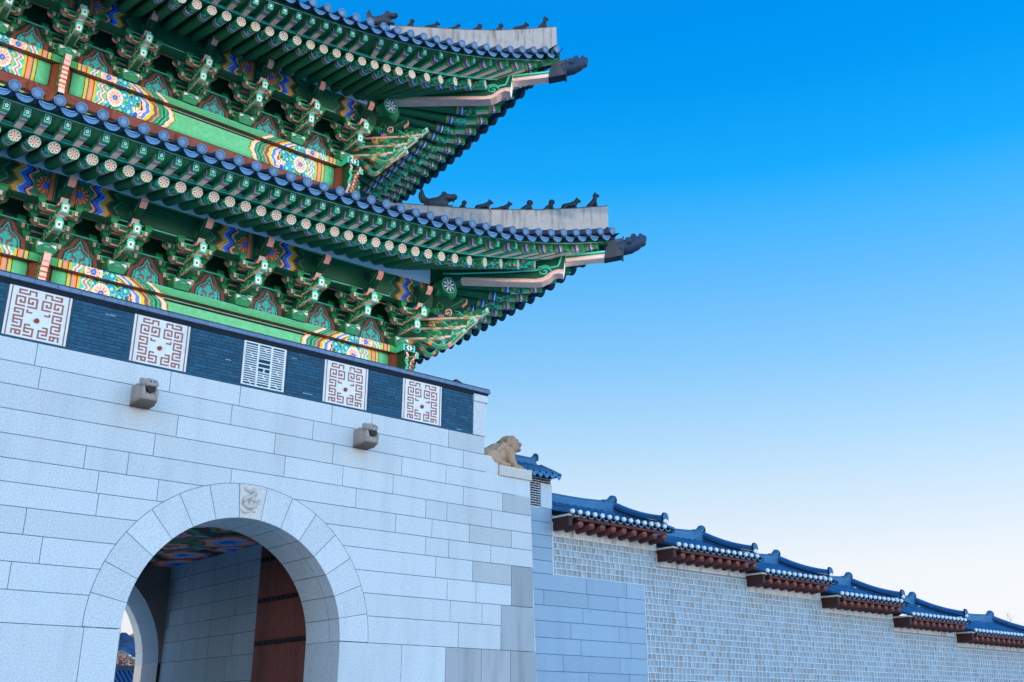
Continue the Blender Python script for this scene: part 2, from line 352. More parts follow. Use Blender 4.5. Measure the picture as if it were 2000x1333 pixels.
for k in range(30):      # rear arch wall facing the passage and its barrel
    t0, t1 = math.pi*k/30, math.pi*(k+1)/30; q = []
    for t in (t0, t1):
        q.append((AX+R2*math.cos(t), AZ+R2*math.sin(t)))
        ct, st_ = math.cos(t), math.sin(t)
        sc = min(3.0/abs(ct) if abs(ct) > 1e-6 else 1e9, 4/abs(st_) if abs(st_) > 1e-6 else 1e9); q.append((AX+sc*ct, AZ+sc*st_))
    m.raw([(a, PY1-.004, b) for a, b in q], [(0, 1, 3, 2)], jit((.2, .2, .2, 1), .05))
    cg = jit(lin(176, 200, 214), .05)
    for ya, yb in ((PY1, 32.0), (32.0, 33.0)):
        m.raw([(q[0][0], ya, q[0][1]), (q[2][0], ya, q[2][1]), (q[2][0], yb, q[2][1]), (q[0][0], yb, q[0][1])], [(0, 1, 2, 3)], cg)
for sx in (-1, 1):
    x = AX+sx*R2
    for a, b in ((GZ, .3), (.31, .98), (.99, 1.62)): m.raw([(x, PY1, a), (x, 33, a), (x, 33, b), (x, PY1, b)], [(0, 1, 2, 3)], jit(ST, .06))
m.build('passage_wall', STONE, base)
# painted passage ceiling with clouds
clouds = [(7.2+1.5*(i % 4)+.6*(i//4 % 2), 22.2+1.55*(i//4)+.25*(i % 3), .5+.14*((i*7) % 3)) for i in range(24)]
CC = [(PINK, SKYB, BLU, GOLD), (PINK, RBRN, MAUV, RBRN), (RBRN, PINK, BRN, GRN2), (BLU, SKYB, PINK, RBRN)]
def ceil_col(u, v):
    x = PX0+(PX1-PX0)*u; y = PY0+(PY1-PY0)*v
    c = (.02, .012, .012, 1)
    for i, (cx, cy, cr) in enumerate(clouds):
        dd = math.hypot((x-cx), (y-cy)*.7); a = math.atan2(y-cy, x-cx); rr = cr*(1+.12*math.sin(5*a+i))
        if dd < rr: c = CC[i % 4][min(3, int(4*dd/rr))]
        elif dd < rr+.03: c = BLK
        if abs(y-cy-.22*math.sin(x*3+i)) < .07 and 0 < x-cx < 1.1: c = CC[(i+1) % 4][1]
    return c
m = MB(); m.grid(lambda u, v: (PX0+(PX1-PX0)*u, PY0+(PY1-PY0)*v, PCZ), 90, 130, ceil_col)
m.build('painted_ceiling', PAINT, base)
# open door leaf with iron studs
m = MB(); y = 21.75; x = 12.2
while y < 24.75:
    y2 = min(24.78, y+.34); m.box(x-.03-random.uniform(0, .008), x+.05, y+.004, y2-.004, GZ+.1, 4.25, jit(lin(132, 68, 58), .22)); y = y2
door = m.build('door_leaf', WOOD, base)
for zz in (-.2, .8, 1.82, 2.84, 3.85):
    m = MB(); m.box(x-.055, x-.035, 21.8, 24.74, zz-.05, zz+.05, (.012, .014, .018, 1))
    for k in range(12):
        yy = 21.92+k*.245; m.ball((x-.06, yy, zz), (.05, .062, .062), (.012, .014, .018, 1), None, 8, 6)
    m.build('stud_strip', IRON, door)
# brick parapet
PT, PB = 7.776, 6.745
BRC = lin(30, 82, 108)
m = MB(); m.box(-2, 15.26, FY+.012, FY+.5, PB, PT+.1, (.03, .075, .12, 1))
PNL = [(1.80, 2.96), (4.205, 5.358), (6.597, 7.775), (10.99, 12.14), (13.13, 14.268)]; LAT = (9.0, 10.012)
occ = sorted(PNL+[LAT])
nb = 13; bh = (PT-PB-.05)/nb
for k in range(nb):
    xx = -2+(.0, .16, .05, .2)[k % 4]
    while xx < 15.24:
        bl = random.choice((.29, .31, .3)); x1 = min(xx+bl, 15.24)
        ok = not any(x1 > a-.05 and xx < b+.05 for a, b in occ)
        if ok: m.box(xx+.005, x1-.005, FY, FY+.03, PB+.05+k*bh+.005, PB+.05+(k+1)*bh-.005, jit(BRC, .22))
        else:
            for a, b in occ:      # cut bricks that reach into a panel's border
                if xx < a-.05 < x1: m.box(xx+.005, a-.055, FY, FY+.03, PB+.05+k*bh+.005, PB+.05+(k+1)*bh-.005, jit(BRC, .22))
                if xx < b+.05 < x1: m.box(b+.055, x1-.005, FY, FY+.03, PB+.05+k*bh+.005, PB+.05+(k+1)*bh-.005, jit(BRC, .22))
        xx = x1
    if random.random() < .9:
        for q in range(3):
            xx = random.uniform(-1, 15)
            if not any(xx+.3 > a-.06 and xx < b+.06 for a, b in occ): m.box(xx, xx+random.uniform(.1, .25), FY-.002, FY+.004, PB+.05+k*bh-.004, PB+.05+k*bh+.005, (.6, .65, .7, 1))
m.box(-2, 15.25, FY-.002, FY+.03, PB-.002, PB+.045, jit(BRC, .1))
par = m.build('parapet', BRICK, base)
FRET = [".............", "..####.####..", "..#....#..#..", "..######..#..", ".............", ".#####.#####.", ".#...#.#...#.", ".#.#.#.#.#.#.", ".#.###.###.#.", ".#.........#.", ".#####.#####.", ".............", ".#####.#.....", ".#...#.###...", ".###.#.......", ".....#.......", ".#####.......", ".#...........", ".#####.......", ".#...#.......", ".###.#.###...", ".....#.#.....", ".#####.#####.", ".......#...#.", ".#####.###.#.", ".#.#.#.....#.", ".#.###.#####.", "............."]
def fret(u, v):            # u 0-1 left to right, v 0-1 bottom to top
    WHc = (.82, .82, .8, 1); RDc = (.44, .14, .10, 1)
    if u < .03 or u > .97: return WHc
    if u < .055 or u > .945: return RDc
    if u < .085 or u > .915: return WHc
    a = (u-.085)/.83; a = min(a, 1-a)*2; i = min(12, int(a*13)); j = int((1-v)*27.999)
    row = FRET[min(27, j)]; ch = row[i] if i < len(row) else '.'
    return RDc if ch == '#' else WHc
for a, b in PNL:
    m = MB(); n = 120
    def pcol(u, v): return fret(u, v)
    m.box(a, b, FY-.012, FY+.03, PB+.03, PT-.003, (.8, .8, .78, 1))
    m.grid(lambda u, v: (a+.004+(b-a-.008)*u, FY-.0145, PB+.034+(PT-PB-.04)*v), 130, 84, pcol)
    p_ = m.build('parapet_panel', PLAST, par)
    d = MB(); cx, cz = a+(b-a)*.49, PB+(PT-PB)*.40
    d.tube([(cx, FY-.05, cz), (cx, FY-.01, cz)], [.038, .04], 20, lin(196, 66, 30)); d.tube([(cx, FY-.045, cz), (cx, FY-.014, cz)], .045, 20, lin(120, 40, 30), True)
    d.build('boss', PLAST, p_)
m = MB(); a, b = LAT; z0, z1 = PB+.04, PT-.003
Wc = (.82, .82, .8, 1); m.box(a+.02, b-.02, FY+.004, FY+.014, z0+.02, z1-.02, (.012, .06, .1, 1))
def lb(u0, u1, v0, v1): m.box(a+(b-a)*u0, a+(b-a)*u1, FY-.014-random.uniform(0, .001), FY+.004, z0+(z1-z0)*v0, z0+(z1-z0)*v1, Wc)
lb(0, .045, 0, 1); lb(.955, 1, 0, 1); lb(.045, .955, 0, .03); lb(.045, .955, .97, 1)
lb(.325, .365, .03, .97); lb(.64, .68, .03, .97)
for ci, (u0, u1) in enumerate(((.045, .325), (.365, .64), (.68, .955))):
    for k in range(1, 18):
        if ci == 1 and k in (7, 9, 11): continue
        v = .03+.94*k/18; lb(u0, u1, v-.012, v+.012)
    for k in range(18):
        if (k*5+ci*3) % 6 in (0, 5) and not (ci == 1 and 6 <= k <= 10):
            v = .03+.94*k/18; uu = u0+(u1-u0)*(.42 if (k+ci) % 2 else .55); lb(uu, uu+.028, v+.012, v+.94/18-.012)
lb(.49, .52, .03+.94*6/18, .03+.94*8/18)
m.build('lattice_panel', PLAST, par)
# end pillar of the parapet, coping courses
m = MB(); m.box(15.266, 15.644, FY-.012, FY+.5, 6.75, 7.62, ST); m.box(15.25, 15.70, FY-.05, FY+.55, 7.62, 7.80, jit(ST, .05)); m.build('end_pillar', STONE, par)
m = MB(); CP = lin(72, 100, 130)
for k, (pz0, pz1, pr) in enumerate(((7.782, 7.806, .02), (7.81, 7.834, .035), (7.838, 7.862, .05))): m.box(-2, 15.69+pr*.4, FY-pr, FY+.5, pz0, pz1, jit(lin(22, 40, 58), .1))
xx = -2
while xx < 15.7:
    x1 = min(xx+.44, 15.74); m.box(xx+.004, x1-.004, FY-.10, FY+.62, 7.866, 7.945, jit(lin(108, 132, 160), .08)); m.box(xx+.004, x1-.004, FY-.06, FY+.55, 7.95, 7.99, jit(lin(50, 74, 100), .1)); xx = x1
m.build('coping', BRICK, par)
# water spouts: carved beast heads
def spout(x0):
    m = MB(); z0 = 5.855
    for k in range(4): m.ball((x0+.2, FY-.02-.09*k, z0+.21), (.2, .16, .215-.006*k), ST)
    m.box(x0, x0+.4, FY-.30, FY+.05, z0, z0+.4, ST)
    m.hexa([(x0+.03, FY-.5, z0+.05), (x0+.37, FY-.5, z0+.05), (x0+.4, FY-.28, z0), (x0, FY-.28, z0), (x0+.06, FY-.5, z0+.2), (x0+.34, FY-.5, z0+.2), (x0+.4, FY-.28, z0+.3), (x0, FY-.28, z0+.3)], ST)
    m.ball((x0+.2, FY-.4, z0+.40), (.19, .16, .1), ST); m.ball((x0+.2, FY-.5, z0+.37), (.12, .09, .085), ST)
    for sx in (.07, .33): m.ball((x0+sx, FY-.36, z0+.45), (.06, .07, .06), ST); m.ball((x0+sx, FY-.47, z0+.2), (.05, .08, .12), ST); m.ball((x0+sx*.9+.02, FY-.13, z0+.36), (.07, .09, .09), ST)
    o = m.build('water_spout', OLDST, base, (x0, FY, z0), remesh=.012, col=lambda p: mixc(lin(170, 158, 148), lin(120, 92, 74), max(0, min(1, (5.97-p.z)*8))))
    k = MB(); k.tube([(x0+.2, FY-.56, z0+.26), (x0+.2, FY-.3, z0+.26)], [.085, .07], 14, (.006, .004, .004, 1)); k.build('mouth_hole', IRON, o, (x0, FY, z0))
    for sx in (.165, .235):
        k = MB(); k.ball((x0+sx, FY-.575, z0+.395), (.018, .018, .018), (.02, .02, .02, 1), None, 8, 5); k.build('nostril', IRON, o, (x0, FY, z0))
spout(6.725); spout(11.84)
# ------------------------------------------------------------------ LION on the shoulder
m = MB(); LC = lin(186, 150, 122); yl = 20.34
def lp(x, z, y=0): return (x, yl+y, z)
RY = lambda a: Matrix.Rotation(R(a), 3, 'Y')
m.ball(lp(15.95, 6.30), (.36, .31, .26), LC); m.ball(lp(16.26, 6.42), (.40, .29, .30), LC, RY(-30)); m.ball(lp(16.50, 6.46), (.28, .27, .36), LC, RY(14)); m.ball(lp(16.62, 6.62), (.22, .22, .26), LC)
for sy in (-1, 1):
    m.ball(lp(16.0, 6.27, sy*.23), (.27, .13, .21), LC); m.limb([lp(16.0, 6.2, sy*.28), lp(16.33, 6.14, sy*.3)], [.1, .07], LC); m.ball(lp(16.40, 6.13, sy*.3), (.12, .09, .055), LC)
    m.limb([lp(16.50, 6.5, sy*.18), lp(16.60, 6.28, sy*.22), lp(16.72, 6.17, sy*.22)], [.17, .13, .09], LC); m.ball(lp(16.83, 6.15, sy*.22), (.13, .10, .06), LC)
    for q in (-1, 0, 1): m.ball(lp(16.93, 6.135, sy*.22+q*.06), (.045, .03, .04), LC)
    m.ball(lp(16.72, 6.93, sy*.13), (.10, .06, .06), LC); m.ball(lp(16.84, 6.88, sy*.11), (.065, .055, .055), LC); m.ball(lp(16.60, 6.76, sy*.22), (.06, .06, .13), LC)
    for q in range(5): m.ball(lp(16.52-.03*q, 6.82-.07*q, sy*(.19+.02*q)), (.07, .06, .065), LC)
    for q in range(4): m.ball(lp(16.34-.07*q, 6.66-.06*q, sy*(.23+.012*q)), (.075, .06, .075), LC)
m.ball(lp(16.68, 6.79), (.26, .235, .21), LC); m.ball(lp(16.92, 6.80), (.18, .18, .085), LC); m.ball(lp(17.0, 6.835), (.065, .12, .055), LC); m.ball(lp(16.64, 6.42), (.2, .25, .3), LC); m.ball(lp(16.90, 6.675), (.18, .17, .065), LC, RY(4)); m.ball(lp(16.88, 6.735), (.17, .15, .06), LC); m.ball(lp(16.72, 6.70), (.26, .23, .2), LC)
for q in range(7): m.limb([lp(16.76-.012*q, 6.60-.055*q, -.15), lp(16.82-.014*q, 6.57-.055*q, 0), lp(16.76-.012*q, 6.60-.055*q, .15)], [.03]*3, LC, 6)
m.limb([lp(15.68, 6.3), lp(15.60, 6.42), lp(15.66, 6.58)], [.08, .07, .06], LC)
lion = m.build('lion_statue', OLDST, None, (16.4, yl, 6.09), remesh=.012, col=LC)
lion.location = (16.40, yl, 6.105)
tag(lion, 'sandy carved stone lion crouching on the shoulder of the gate base', 'statue')
for sy in (-1, 1):
    k = MB(); k.ball((16.895, yl+sy*.135, 6.895), (.022, .022, .02), (.05, .045, .04, 1), None, 8, 5); o = k.build('eye', OLDST, lion, (16.4, yl, 6.09)); o.location = (0, 0, 0)
# floodlight on the coping
m = MB(); m.bar((14.83, 20.25, 8.12), (15.02, 20.25, 8.06), .16, .07, (.02, .03, .05, 1)); m.box(14.9, 14.95, 20.2, 20.3, 7.99, 8.08, (.02, .03, .05, 1))
tag(m.build('floodlight', IRON), 'small dark floodlight on the parapet coping near its right end', 'floodlight')
# ------------------------------------------------------------------ PAINTED PAVILION
pav = empty('gate_pavilion', (0, 25.7, 6.75), 'two storey timber pavilion with green painted eaves and curved tiled roofs above the gate', 'pavilion')
TILC = lin(100, 140, 176); TILD = lin(30, 58, 88)
def flower(a, r, n=7, pet=(.42, .05, .04, 1)):
    if r < .2: return YEL
    k = abs(((a*n) % 1)-.5)*2; WHT = (.74, .60, .50, 1)         # 0 at petal middle, 1 between
    if r > .86: return WHT if k < .75 else MINT
    if k > .72: return WHT if r < .62 else MINT
    if k < .30 and r < .78: return pet
    return mixc(WHT, (.8, .4, .34, 1), .25) if k < .55 else WHT
def swirl(x, y, cx, cy, r):
    d = math.hypot(x-cx, y-cy)
    if d > r: return None
    q = int(d/r*5.0); return (WHT, MINT, TEAL, BLU, MINT)[min(4, q)] if True else None
# beam painting: s = metres from the column along the beam, t = 0-1 up the face, H = face height
def meoricho(s, t, H, plainc):
    s *= 1.26
    y = (t-.5)*H; k = abs(t-.5)*2
    if s < .36: return mixc(GRN2, plainc, min(1, s/.25))
    s -= .36
    for wd, c in ((.02, BLK), (.07, YEL), (.02, MINT), (.02, BLK), (.15, None), (.02, BLK), (.07, YEL), (.025, MINT)):
        if s < wd:
            if c is None: return mixc(ORG, PINK, max(0, 1-abs(s-.075)*18))
            return c
        s -= wd
    wv = .05*math.sin(y*26)
    if s < .08+wv: return MINT if s < .05+wv else WHT
    if s < .15+wv: return mixc(PINK, RED, .4)
    if s < .19+wv: return WHT
    if s < .25+wv*.5: return TEAL
    if s < .29: return YEL
    # flower field
    fx, fy = s-.55, y
    d = math.hypot(fx, fy); R0 = .24
    if d < R0:
        a = math.atan2(fy, fx)/(2*math.pi)+.5; q = abs(((a*11) % 1)-.5)*2
        if d < .075: return SKYB if d < .04 else BLU
        if d > R0-.025 and q > .6: return WHT
        return ORG if q < .45 and d < .18 else mixc((.85, .5, .36, 1), WHT, .25)
    for (cx, cy, cr) in ((.30, .19, .12), (.30, -.2, .12), (.82, .16, .13), (.83, -.14, .13), (1.05, .02, .12), (1.2, .2, .13), (1.02, -.24, .13)):
        if math.hypot(s-cx, y-cy) < cr: return swirl(s, y, cx, cy, cr)
    fx, fy = s-1.22, y+.26
    d = math.hypot(fx, fy)
    if d < .2:
        a = math.atan2(fy, fx)/(2*math.pi)+.5; q = abs(((a*11) % 1)-.5)*2
        return BLU if d < .07 else (ORG if q < .45 else WHT)
    e = s+.22*k*k-1.42 if H > .3 else s+.30*abs(t-.0)-1.45
    if e < -.1:
        z = math.sin(s*17+math.cos(y*14)*2.2)+math.cos(y*19+s*6)
        return YEL if abs(z) < .14 else (MINT if abs(z) < .3 else (GRN2 if z > 0 else (BLU if z < -1.1 else GRN)))
    if e < -.06: return YEL
    zz = .02*math.sin(y*30)
    for wd, c in ((.05, BRN), (.11, mixc(PINK, WHT, .45)), (.11, None), (.02, WHT), (.12, (.75, .47, .02, 1)), (.11, MAUV), (.05, ORG), (.10, GRN2), (.025, MINT), (.09, GRN), (.025, MINT), (.07, GRN2), (.02, BLK), (.12, mixc(PINK, WHT, .5)), (.05, YEL), (.02, BLK)):
        if e+zz < wd-.06:
            return c if c else mixc(BLU, SKYB, .5 if e < .12 else 0)
        e -= wd
    return None
def beam_face(mb, x0, x1, z0, z1, yf, plainc, to=None, cell=.018):
    Lx = x1-x0; H = z1-z0; nu = int(Lx/cell); nv = max(4, int(H/(cell*1.0)))
    def col(u, v):
        x = u*Lx; s = min(x, Lx-x); c = meoricho(s, v, H, plainc)
        if c: return c
        if v > .93: return WHT if v > .965 else MINT
        if v > .86: return BLK
        return jit(mixc(plainc, (.2, .5, .25, 1), v*.3), .04)
    T_ = to if to else (lambda p: p)
    def bulge(v): return .05*(1-(2*v-1)**4) if H > .3 else .01*(1-(2*v-1)**4)
    fn = lambda u, v: T_((x0+Lx*u, yf-bulge(v), z0+H*v))
    if to: mb.grid(lambda u, v: fn(1-u, v), nu, nv, lambda u, v: col(1-u, v))
    else: mb.grid(fn, nu, nv, col)
    # body, soffit
    pts = [(x0, yf, z0), (x1, yf, z0), (x1, yf+.35, z0), (x0, yf+.35, z0), (x0, yf, z1), (x1, yf, z1), (x1, yf+.35, z1), (x0, yf+.35, z1)]
    pts = [T_(p) for p in pts]
    if to: pts = [pts[i] for i in (1, 0, 3, 2, 5, 4, 7, 6)]
    mb.hexa(pts, [BRN, GRN, plainc, GRN2, GRN2, GRN2])
# panel with a flowering scroll between two brackets
def podo(s, h):
    bt = [(0, .56), (.06, .50), (.1, .42), (.28, .39), (.36, .33), (.44, .22), (.56, .16), (.64, .12), (.68, .05), (.70, 0)]
    b = terp(bt, h)-abs(s)
    if h > .7 or b < 0: return DGRN
    if b < .085: return EDGE
    if b < .115: return BLK
    if b < .15: return TEAL
    if b < .165: return BLK
    for (cx, cy, r) in ((0, .34, .07), (-.07, .29, .05), (.07, .29, .05), (0, .25, .05), (-.19, .25, .055), (.19, .25, .055), (0, .46, .03), (-.22, .19, .04), (.22, .19, .04)):
        if math.hypot(s-cx, h-cy) < r: return TEAL if math.hypot(s-cx, h-cy) > r*.35 else MINT
    for (cx, cy, r) in ((-.14, .11, .09), (.14, .11, .09)):
        d = math.hypot(s-cx, h-cy)
        if abs(d-r*.7) < .022: return TEAL
    if abs(s) < .02 and h < .25: return TEAL
    if .05 < h < .08 and abs(s) < .4: return TEAL
    return MAUV
def purl_paint(s, t):       # s metres from the joint
    y = t-.5; zig = .11*abs(((t*2.0+.25) % 1)-.5)*2
    if s < .14: return DGRN
    if s < .155: return GRN2
    if s < .18: return BLK
    if s < .27: return mixc(RBRN, ORG, .25)
    if s < .285: return BLK
    if s < .40 and abs(y) > .42: return BLU
    d = math.hypot(s-.33, (t-.45)*.66)
    if d < .20:
        a = math.atan2((t-.45)*.66, s-.33)/(2*math.pi)+.5; q = abs(((a*12) % 1)-.5)*2
        return BLU if d < .075 else (mixc(ORG, RBRN, .4) if q < .6 else BRN)
    for (cx, cy, r) in ((.5, .35, .1), (.54, .62, .1), (.4, .82, .09), (.36, .12, .08)):
        dd = math.hypot(s-cx, (t-cy)*.66)
        if dd < r: return (GRN2, BLK, GRN2, GRN)[min(3, int(dd/r*4))]
    e = s-.62+zig*1.3
    if e < 0:
        r = math.hypot(s-.45, (t-.95)*.66); return GRN2 if int(r*26) % 3 == 0 else GRN
    for wd, c in ((.02, BLK), (.07, mixc(PINK, RBRN, .3)), (.04, BLK), (.11, BLU), (.03, SKYB), (.12, GOLD), (.05, BRN), (.14, DGRN), (.03, GRN2), (.02, BLK)):
        if e < wd: return c
        e -= wd
    return None
# one bracket set, built once at the origin:  -y is outwards, z = 0 the top of the plate
SG = lin(12, 112, 60)
def soro(mb, x, y, z, wd=.17, h=.13, c=None):
    c = c or jit(SG, .12); a, b = wd/2, wd*.34
    mb.hexa([(x-b, y-b, z), (x+b, y-b, z), (x+b, y+b, z), (x-b, y+b, z), (x-a, y-a, z+h*.5), (x+a, y-a, z+h*.5), (x+a, y+a, z+h*.5), (x-a, y+a, z+h*.5)], [DGRN, c, GRN2, c, c, c])
    mb.hexa([(x-a, y-a, z+h*.5), (x+a, y-a, z+h*.5), (x+a, y+a, z+h*.5), (x-a, y+a, z+h*.5), (x-a, y-a, z+h), (x+a, y-a, z+h), (x+a, y+a, z+h), (x-a, y+a, z+h)], [c, c, c, c, c, c])
    for q in (-1, 1):     # outline strokes
        mb.box(x-a*.8, x+a*.8, y-a-.004, y-a, z+h*.54, z+h*.58, LGRN); mb.box(x-a*.8, x+a*.8, y-a-.004, y-a, z+h*.93, z+h*.97, LGRN)
def arm(mb, y, z, half, hh=.17, th=.12):
    pr = [(-half, hh), (-half, hh*.62), (-half*.9, hh*.28), (-half*.66, 0), (half*.66, 0), (half*.9, hh*.28), (half, hh*.62), (half, hh)]
    ed = [SG, (.5, .2, .17, 1), mixc(PINK, BRN, .1), mixc(PINK, BRN, .45), mixc(PINK, BRN, .1), (.5, .2, .17, 1), SG, GRN2]
    mb.prism(pr, (0, y, z), (1, 0, 0), (0, 0, 1), (0, 1, 0), -th/2, th/2, GRN, ed)
    mb.box(-half*.62, half*.62, y-th/2-.004, y-th/2, z+.004, z+.034, (.74, .34, .26, 1)); mb.box(-half*.9, half*.9, y-th/2-.004, y-th/2, z+hh-.03, z+hh-.012, MINT)
    for sx in (-1, 1):    # painted ends
        mb.box(sx*half*.78-.03, sx*half*.78+.03, y-th/2-.006, y-th/2, z+.05, z+hh-.02, mixc(PINK, WHT, .3)); mb.box(sx*half*.62-.02, sx*half*.62+.02, y-th/2-.006, y-th/2, z+.04, z+hh-.03, LGRN)
        soro(mb, sx*half*.88, y, z+hh)
def tongue_mesh(tip, z0, ztip, long=0):
    # hooked beak projecting outwards: profile in (outward v, z)
    mb = MB(); v1 = tip; pr = [(.05, z0), (.30, z0), (v1-.50, z0-.01), (v1-.25, z0+(ztip-.1-z0)*.35), (v1-.03, ztip-.10), (v1, ztip+.10), (v1-.08, ztip+.14), (v1-.28, z0+.20), (v1-.5, z0+.16), (.05, z0+.16)]
    pk = mixc(PINK, (.9, .75, .6, 1), .35)
    ed = [BRN, pk, pk, pk, MINT, MINT, GRN2, GRN, GRN, GRN]
    mb.prism(pr, (0, 0, 0), (0, -1, 0), (0, 0, 1), (1, 0, 0), -.07, .07, GRN, ed)
    lo_ = pr[1:5]
    for sx in (-.0735, .0735):
        for i in range(3):
            (a1, b1), (a2, b2) = lo_[i], lo_[i+1]; q = [(sx, -a1, b1), (sx, -a2, b2), (sx, -a2, b2+.055), (sx, -a1, b1+.055)]; mb.poly(q, pk)
    # orange knot, scroll lines on the sides
    mb.box(-.082, .082, -(v1-.38), -(v1-.48), z0-.022, z0+.09, ORG)
    mb.box(-.05, .05, -(v1-.2), -(v1-.38), z0-.012+(ztip-.1-z0)*.1, z0+.01, mixc(PINK, WHT, .7))
    for sx in (-1, 1):
        mb.tube([(sx*.076, -(v1-q), z0+.1+.05*math.sin(q*22)) for q in (.12, .2, .28, .36, .44, .52, .6)], .012, 5, LGRN)
    for sx in (-1, 1):
        for (vv, zz, rr_, cc_) in ((v1-.62, z0+.06, .085, LGRN), (v1-.46, z0+.14, .07, GRN2), (v1-.30, z0+.10, .06, LGRN)):
            mb.tube([(sx*(.085+.004*a), -(vv+rr_*(1-.07*a)*math.cos(a*.7+1)), zz+rr_*(1-.07*a)*math.sin(a*.7+1)) for a in range(11)], .013, 5, cc_)
        mb.tube([(sx*.10, -(v1-.75), z0+.22), (sx*.11, -(v1-.6), z0+.16), (sx*.10, -(v1-.45), z0+.02), (sx*.09, -(v1-.28), z0+.03)], .014, 5, MINT)
    # face plate: mint hexagon with white field and dark cross
    def fp(a, b): t = (b+.10)/.2; return (a, -(v1-.02+.02*t)-.006, ztip+b)
    mb.poly([fp(-.075, -.11), fp(.075, -.11), fp(.088, .06), fp(0, .15), fp(-.088, .06)], MINT)
    def fq(a, b): p = fp(a, b); return (p[0], p[1]-.004, p[2])
    mb.poly([fq(-.045, -.08), fq(.045, -.08), fq(.052, .045), fq(0, .06), fq(-.052, .045)], WHT)
    def fr(a, b): p = fp(a, b); return (p[0], p[1]-.008, p[2])
    mb.poly([fr(-.012, -.04), fr(.012, -.04), fr(.035, .03), fr(0, .012), fr(-.035, .03)], RED); mb.poly([fr(-.035, -.055), fr(0, -.035), fr(.035, -.055), fr(.012, 0), fr(-.012, 0)], (.2, .02, .02, 1))
    return mb
def head_mesh():
    mb = MB()
    pr = [(.6, .78), (1.0, .80), (1.12, .86), (1.2, .96), (1.36, 1.02), (1.50, 1.10), (1.60, 1.20), (1.60, 1.30), (1.50, 1.33), (1.42, 1.27), (1.36, 1.20), (1.26, 1.24), (1.2, 1.36), (1.1, 1.45), (.6, 1.5)]
    pk = mixc(PINK, BRN, .15)
    ed = [BRN, ORG, mixc(pk, WHT, .3), DGRN, DGRN, pk, pk, pk, GRN2, GRN, GRN, GRN, DGRN, DGRN, DGRN]
    mb.prism(pr, (0, 0, 0), (0, -1, 0), (0, 0, 1), (1, 0, 0), -.075, .075, (.008, .06, .03, 1), ed)
    mb.box(-.09, .09, -1.1, -.98, .80, .86, ORG); mb.box(-.09, .09, -1.06, -.9, .87, .92, BLU)
    for sx in (-1, 1):
        mb.tube([(sx*.079, -(1.05+.10*math.cos(a*.5+2)*(1-a*.03)-.02*a*.3), 1.12+.12*math.sin(a*.5+2)*(1-a*.03)) for a in range(12)], .011, 5, GRN2)
        mb.tube([(sx*.079, -1.2, 1.05), (sx*.079, -1.32, 1.12), (sx*.079, -1.45, 1.2), (sx*.079, -1.52, 1.27)], .011, 5, GRN2)
    return mb
def make_bracket():
    mb = MB()
    # capital block with petal triangles
    c = GRN2
    mb.hexa([(-.16, -.34, 0), (.16, -.34, 0), (.16, .2, 0), (-.16, .2, 0), (-.22, -.40, .13), (.22, -.40, .13), (.22, .2, .13), (-.22, .2, .13)], [DGRN, c, GRN2, GRN2, GRN2, GRN2])
    mb.hexa([(-.22, -.40, .13), (.22, -.40, .13), (.22, .2, .13), (-.22, .2, .13), (-.22, -.40, .24), (.22, -.40, .24), (.22, .2, .24), (-.22, .2, .24)], c)
    for sx in (-1, 1):
        f = lambda a, b: (sx*a, -.404-.0 if b > .13 else -.40+(.13-b)*.46-.006, b)
        mb.poly([f(.06, .2), f(.2, .22), f(.2, .1)], ORG); mb.poly([(sx*.08, -.409, .2), (sx*.18, -.409, .21), (sx*.18, -.409, .14)], WHT); mb.box(sx*.10-.04, sx*.10+.04, -.410, -.405, .14, .16, BLU)
    for q in (.012, .225): mb.box(-.2, .2, -.406, -.402, max(q, .14), max(q, .14)+.014, MINT)
    arm(mb, -.02, .26, .42); arm(mb, -.02, .53, .58)
    arm(mb, -.45, .53, .42); arm(mb, -.45, .80, .58)
    arm(mb, -.9, .70, .42, .16)
    mb.box(-.06, .06, -.9, .1, .26, 1.0, GRN)
    return mb
def make_ikgong():       # carved board hugging the column head under a bracket
    mb = MB(); pk = mixc(PINK, WHT, .35)
    pr = [(.05, 0), (.42, 0), (.50, -.06), (.46, -.2), (.38, -.34), (.36, -.52), (.30, -.80), (.36, -1.02), (.05, -1.06)]
    mb.prism(pr, (0, 0, 0), (0, -1, 0), (0, 0, 1), (1, 0, 0), -.07, .07, GRN, [GRN, pk, pk, pk, pk, pk, pk, GRN, GRN])
    for k in range(9): mb.box(-.075, .075, -(.48-.02*k)-.01, -.1, -.1-.11*k, -.085-.11*k, mixc(PINK, ORG, .4))
    for sx in (-1, 1):
        for k in range(4): mb.tube([(sx*.078, -.24+.09*math.cos(a*.7), -.14-.2*k+.075*math.sin(a*.7)) for a in range(9)], .014, 5, LGRN)
    return mb
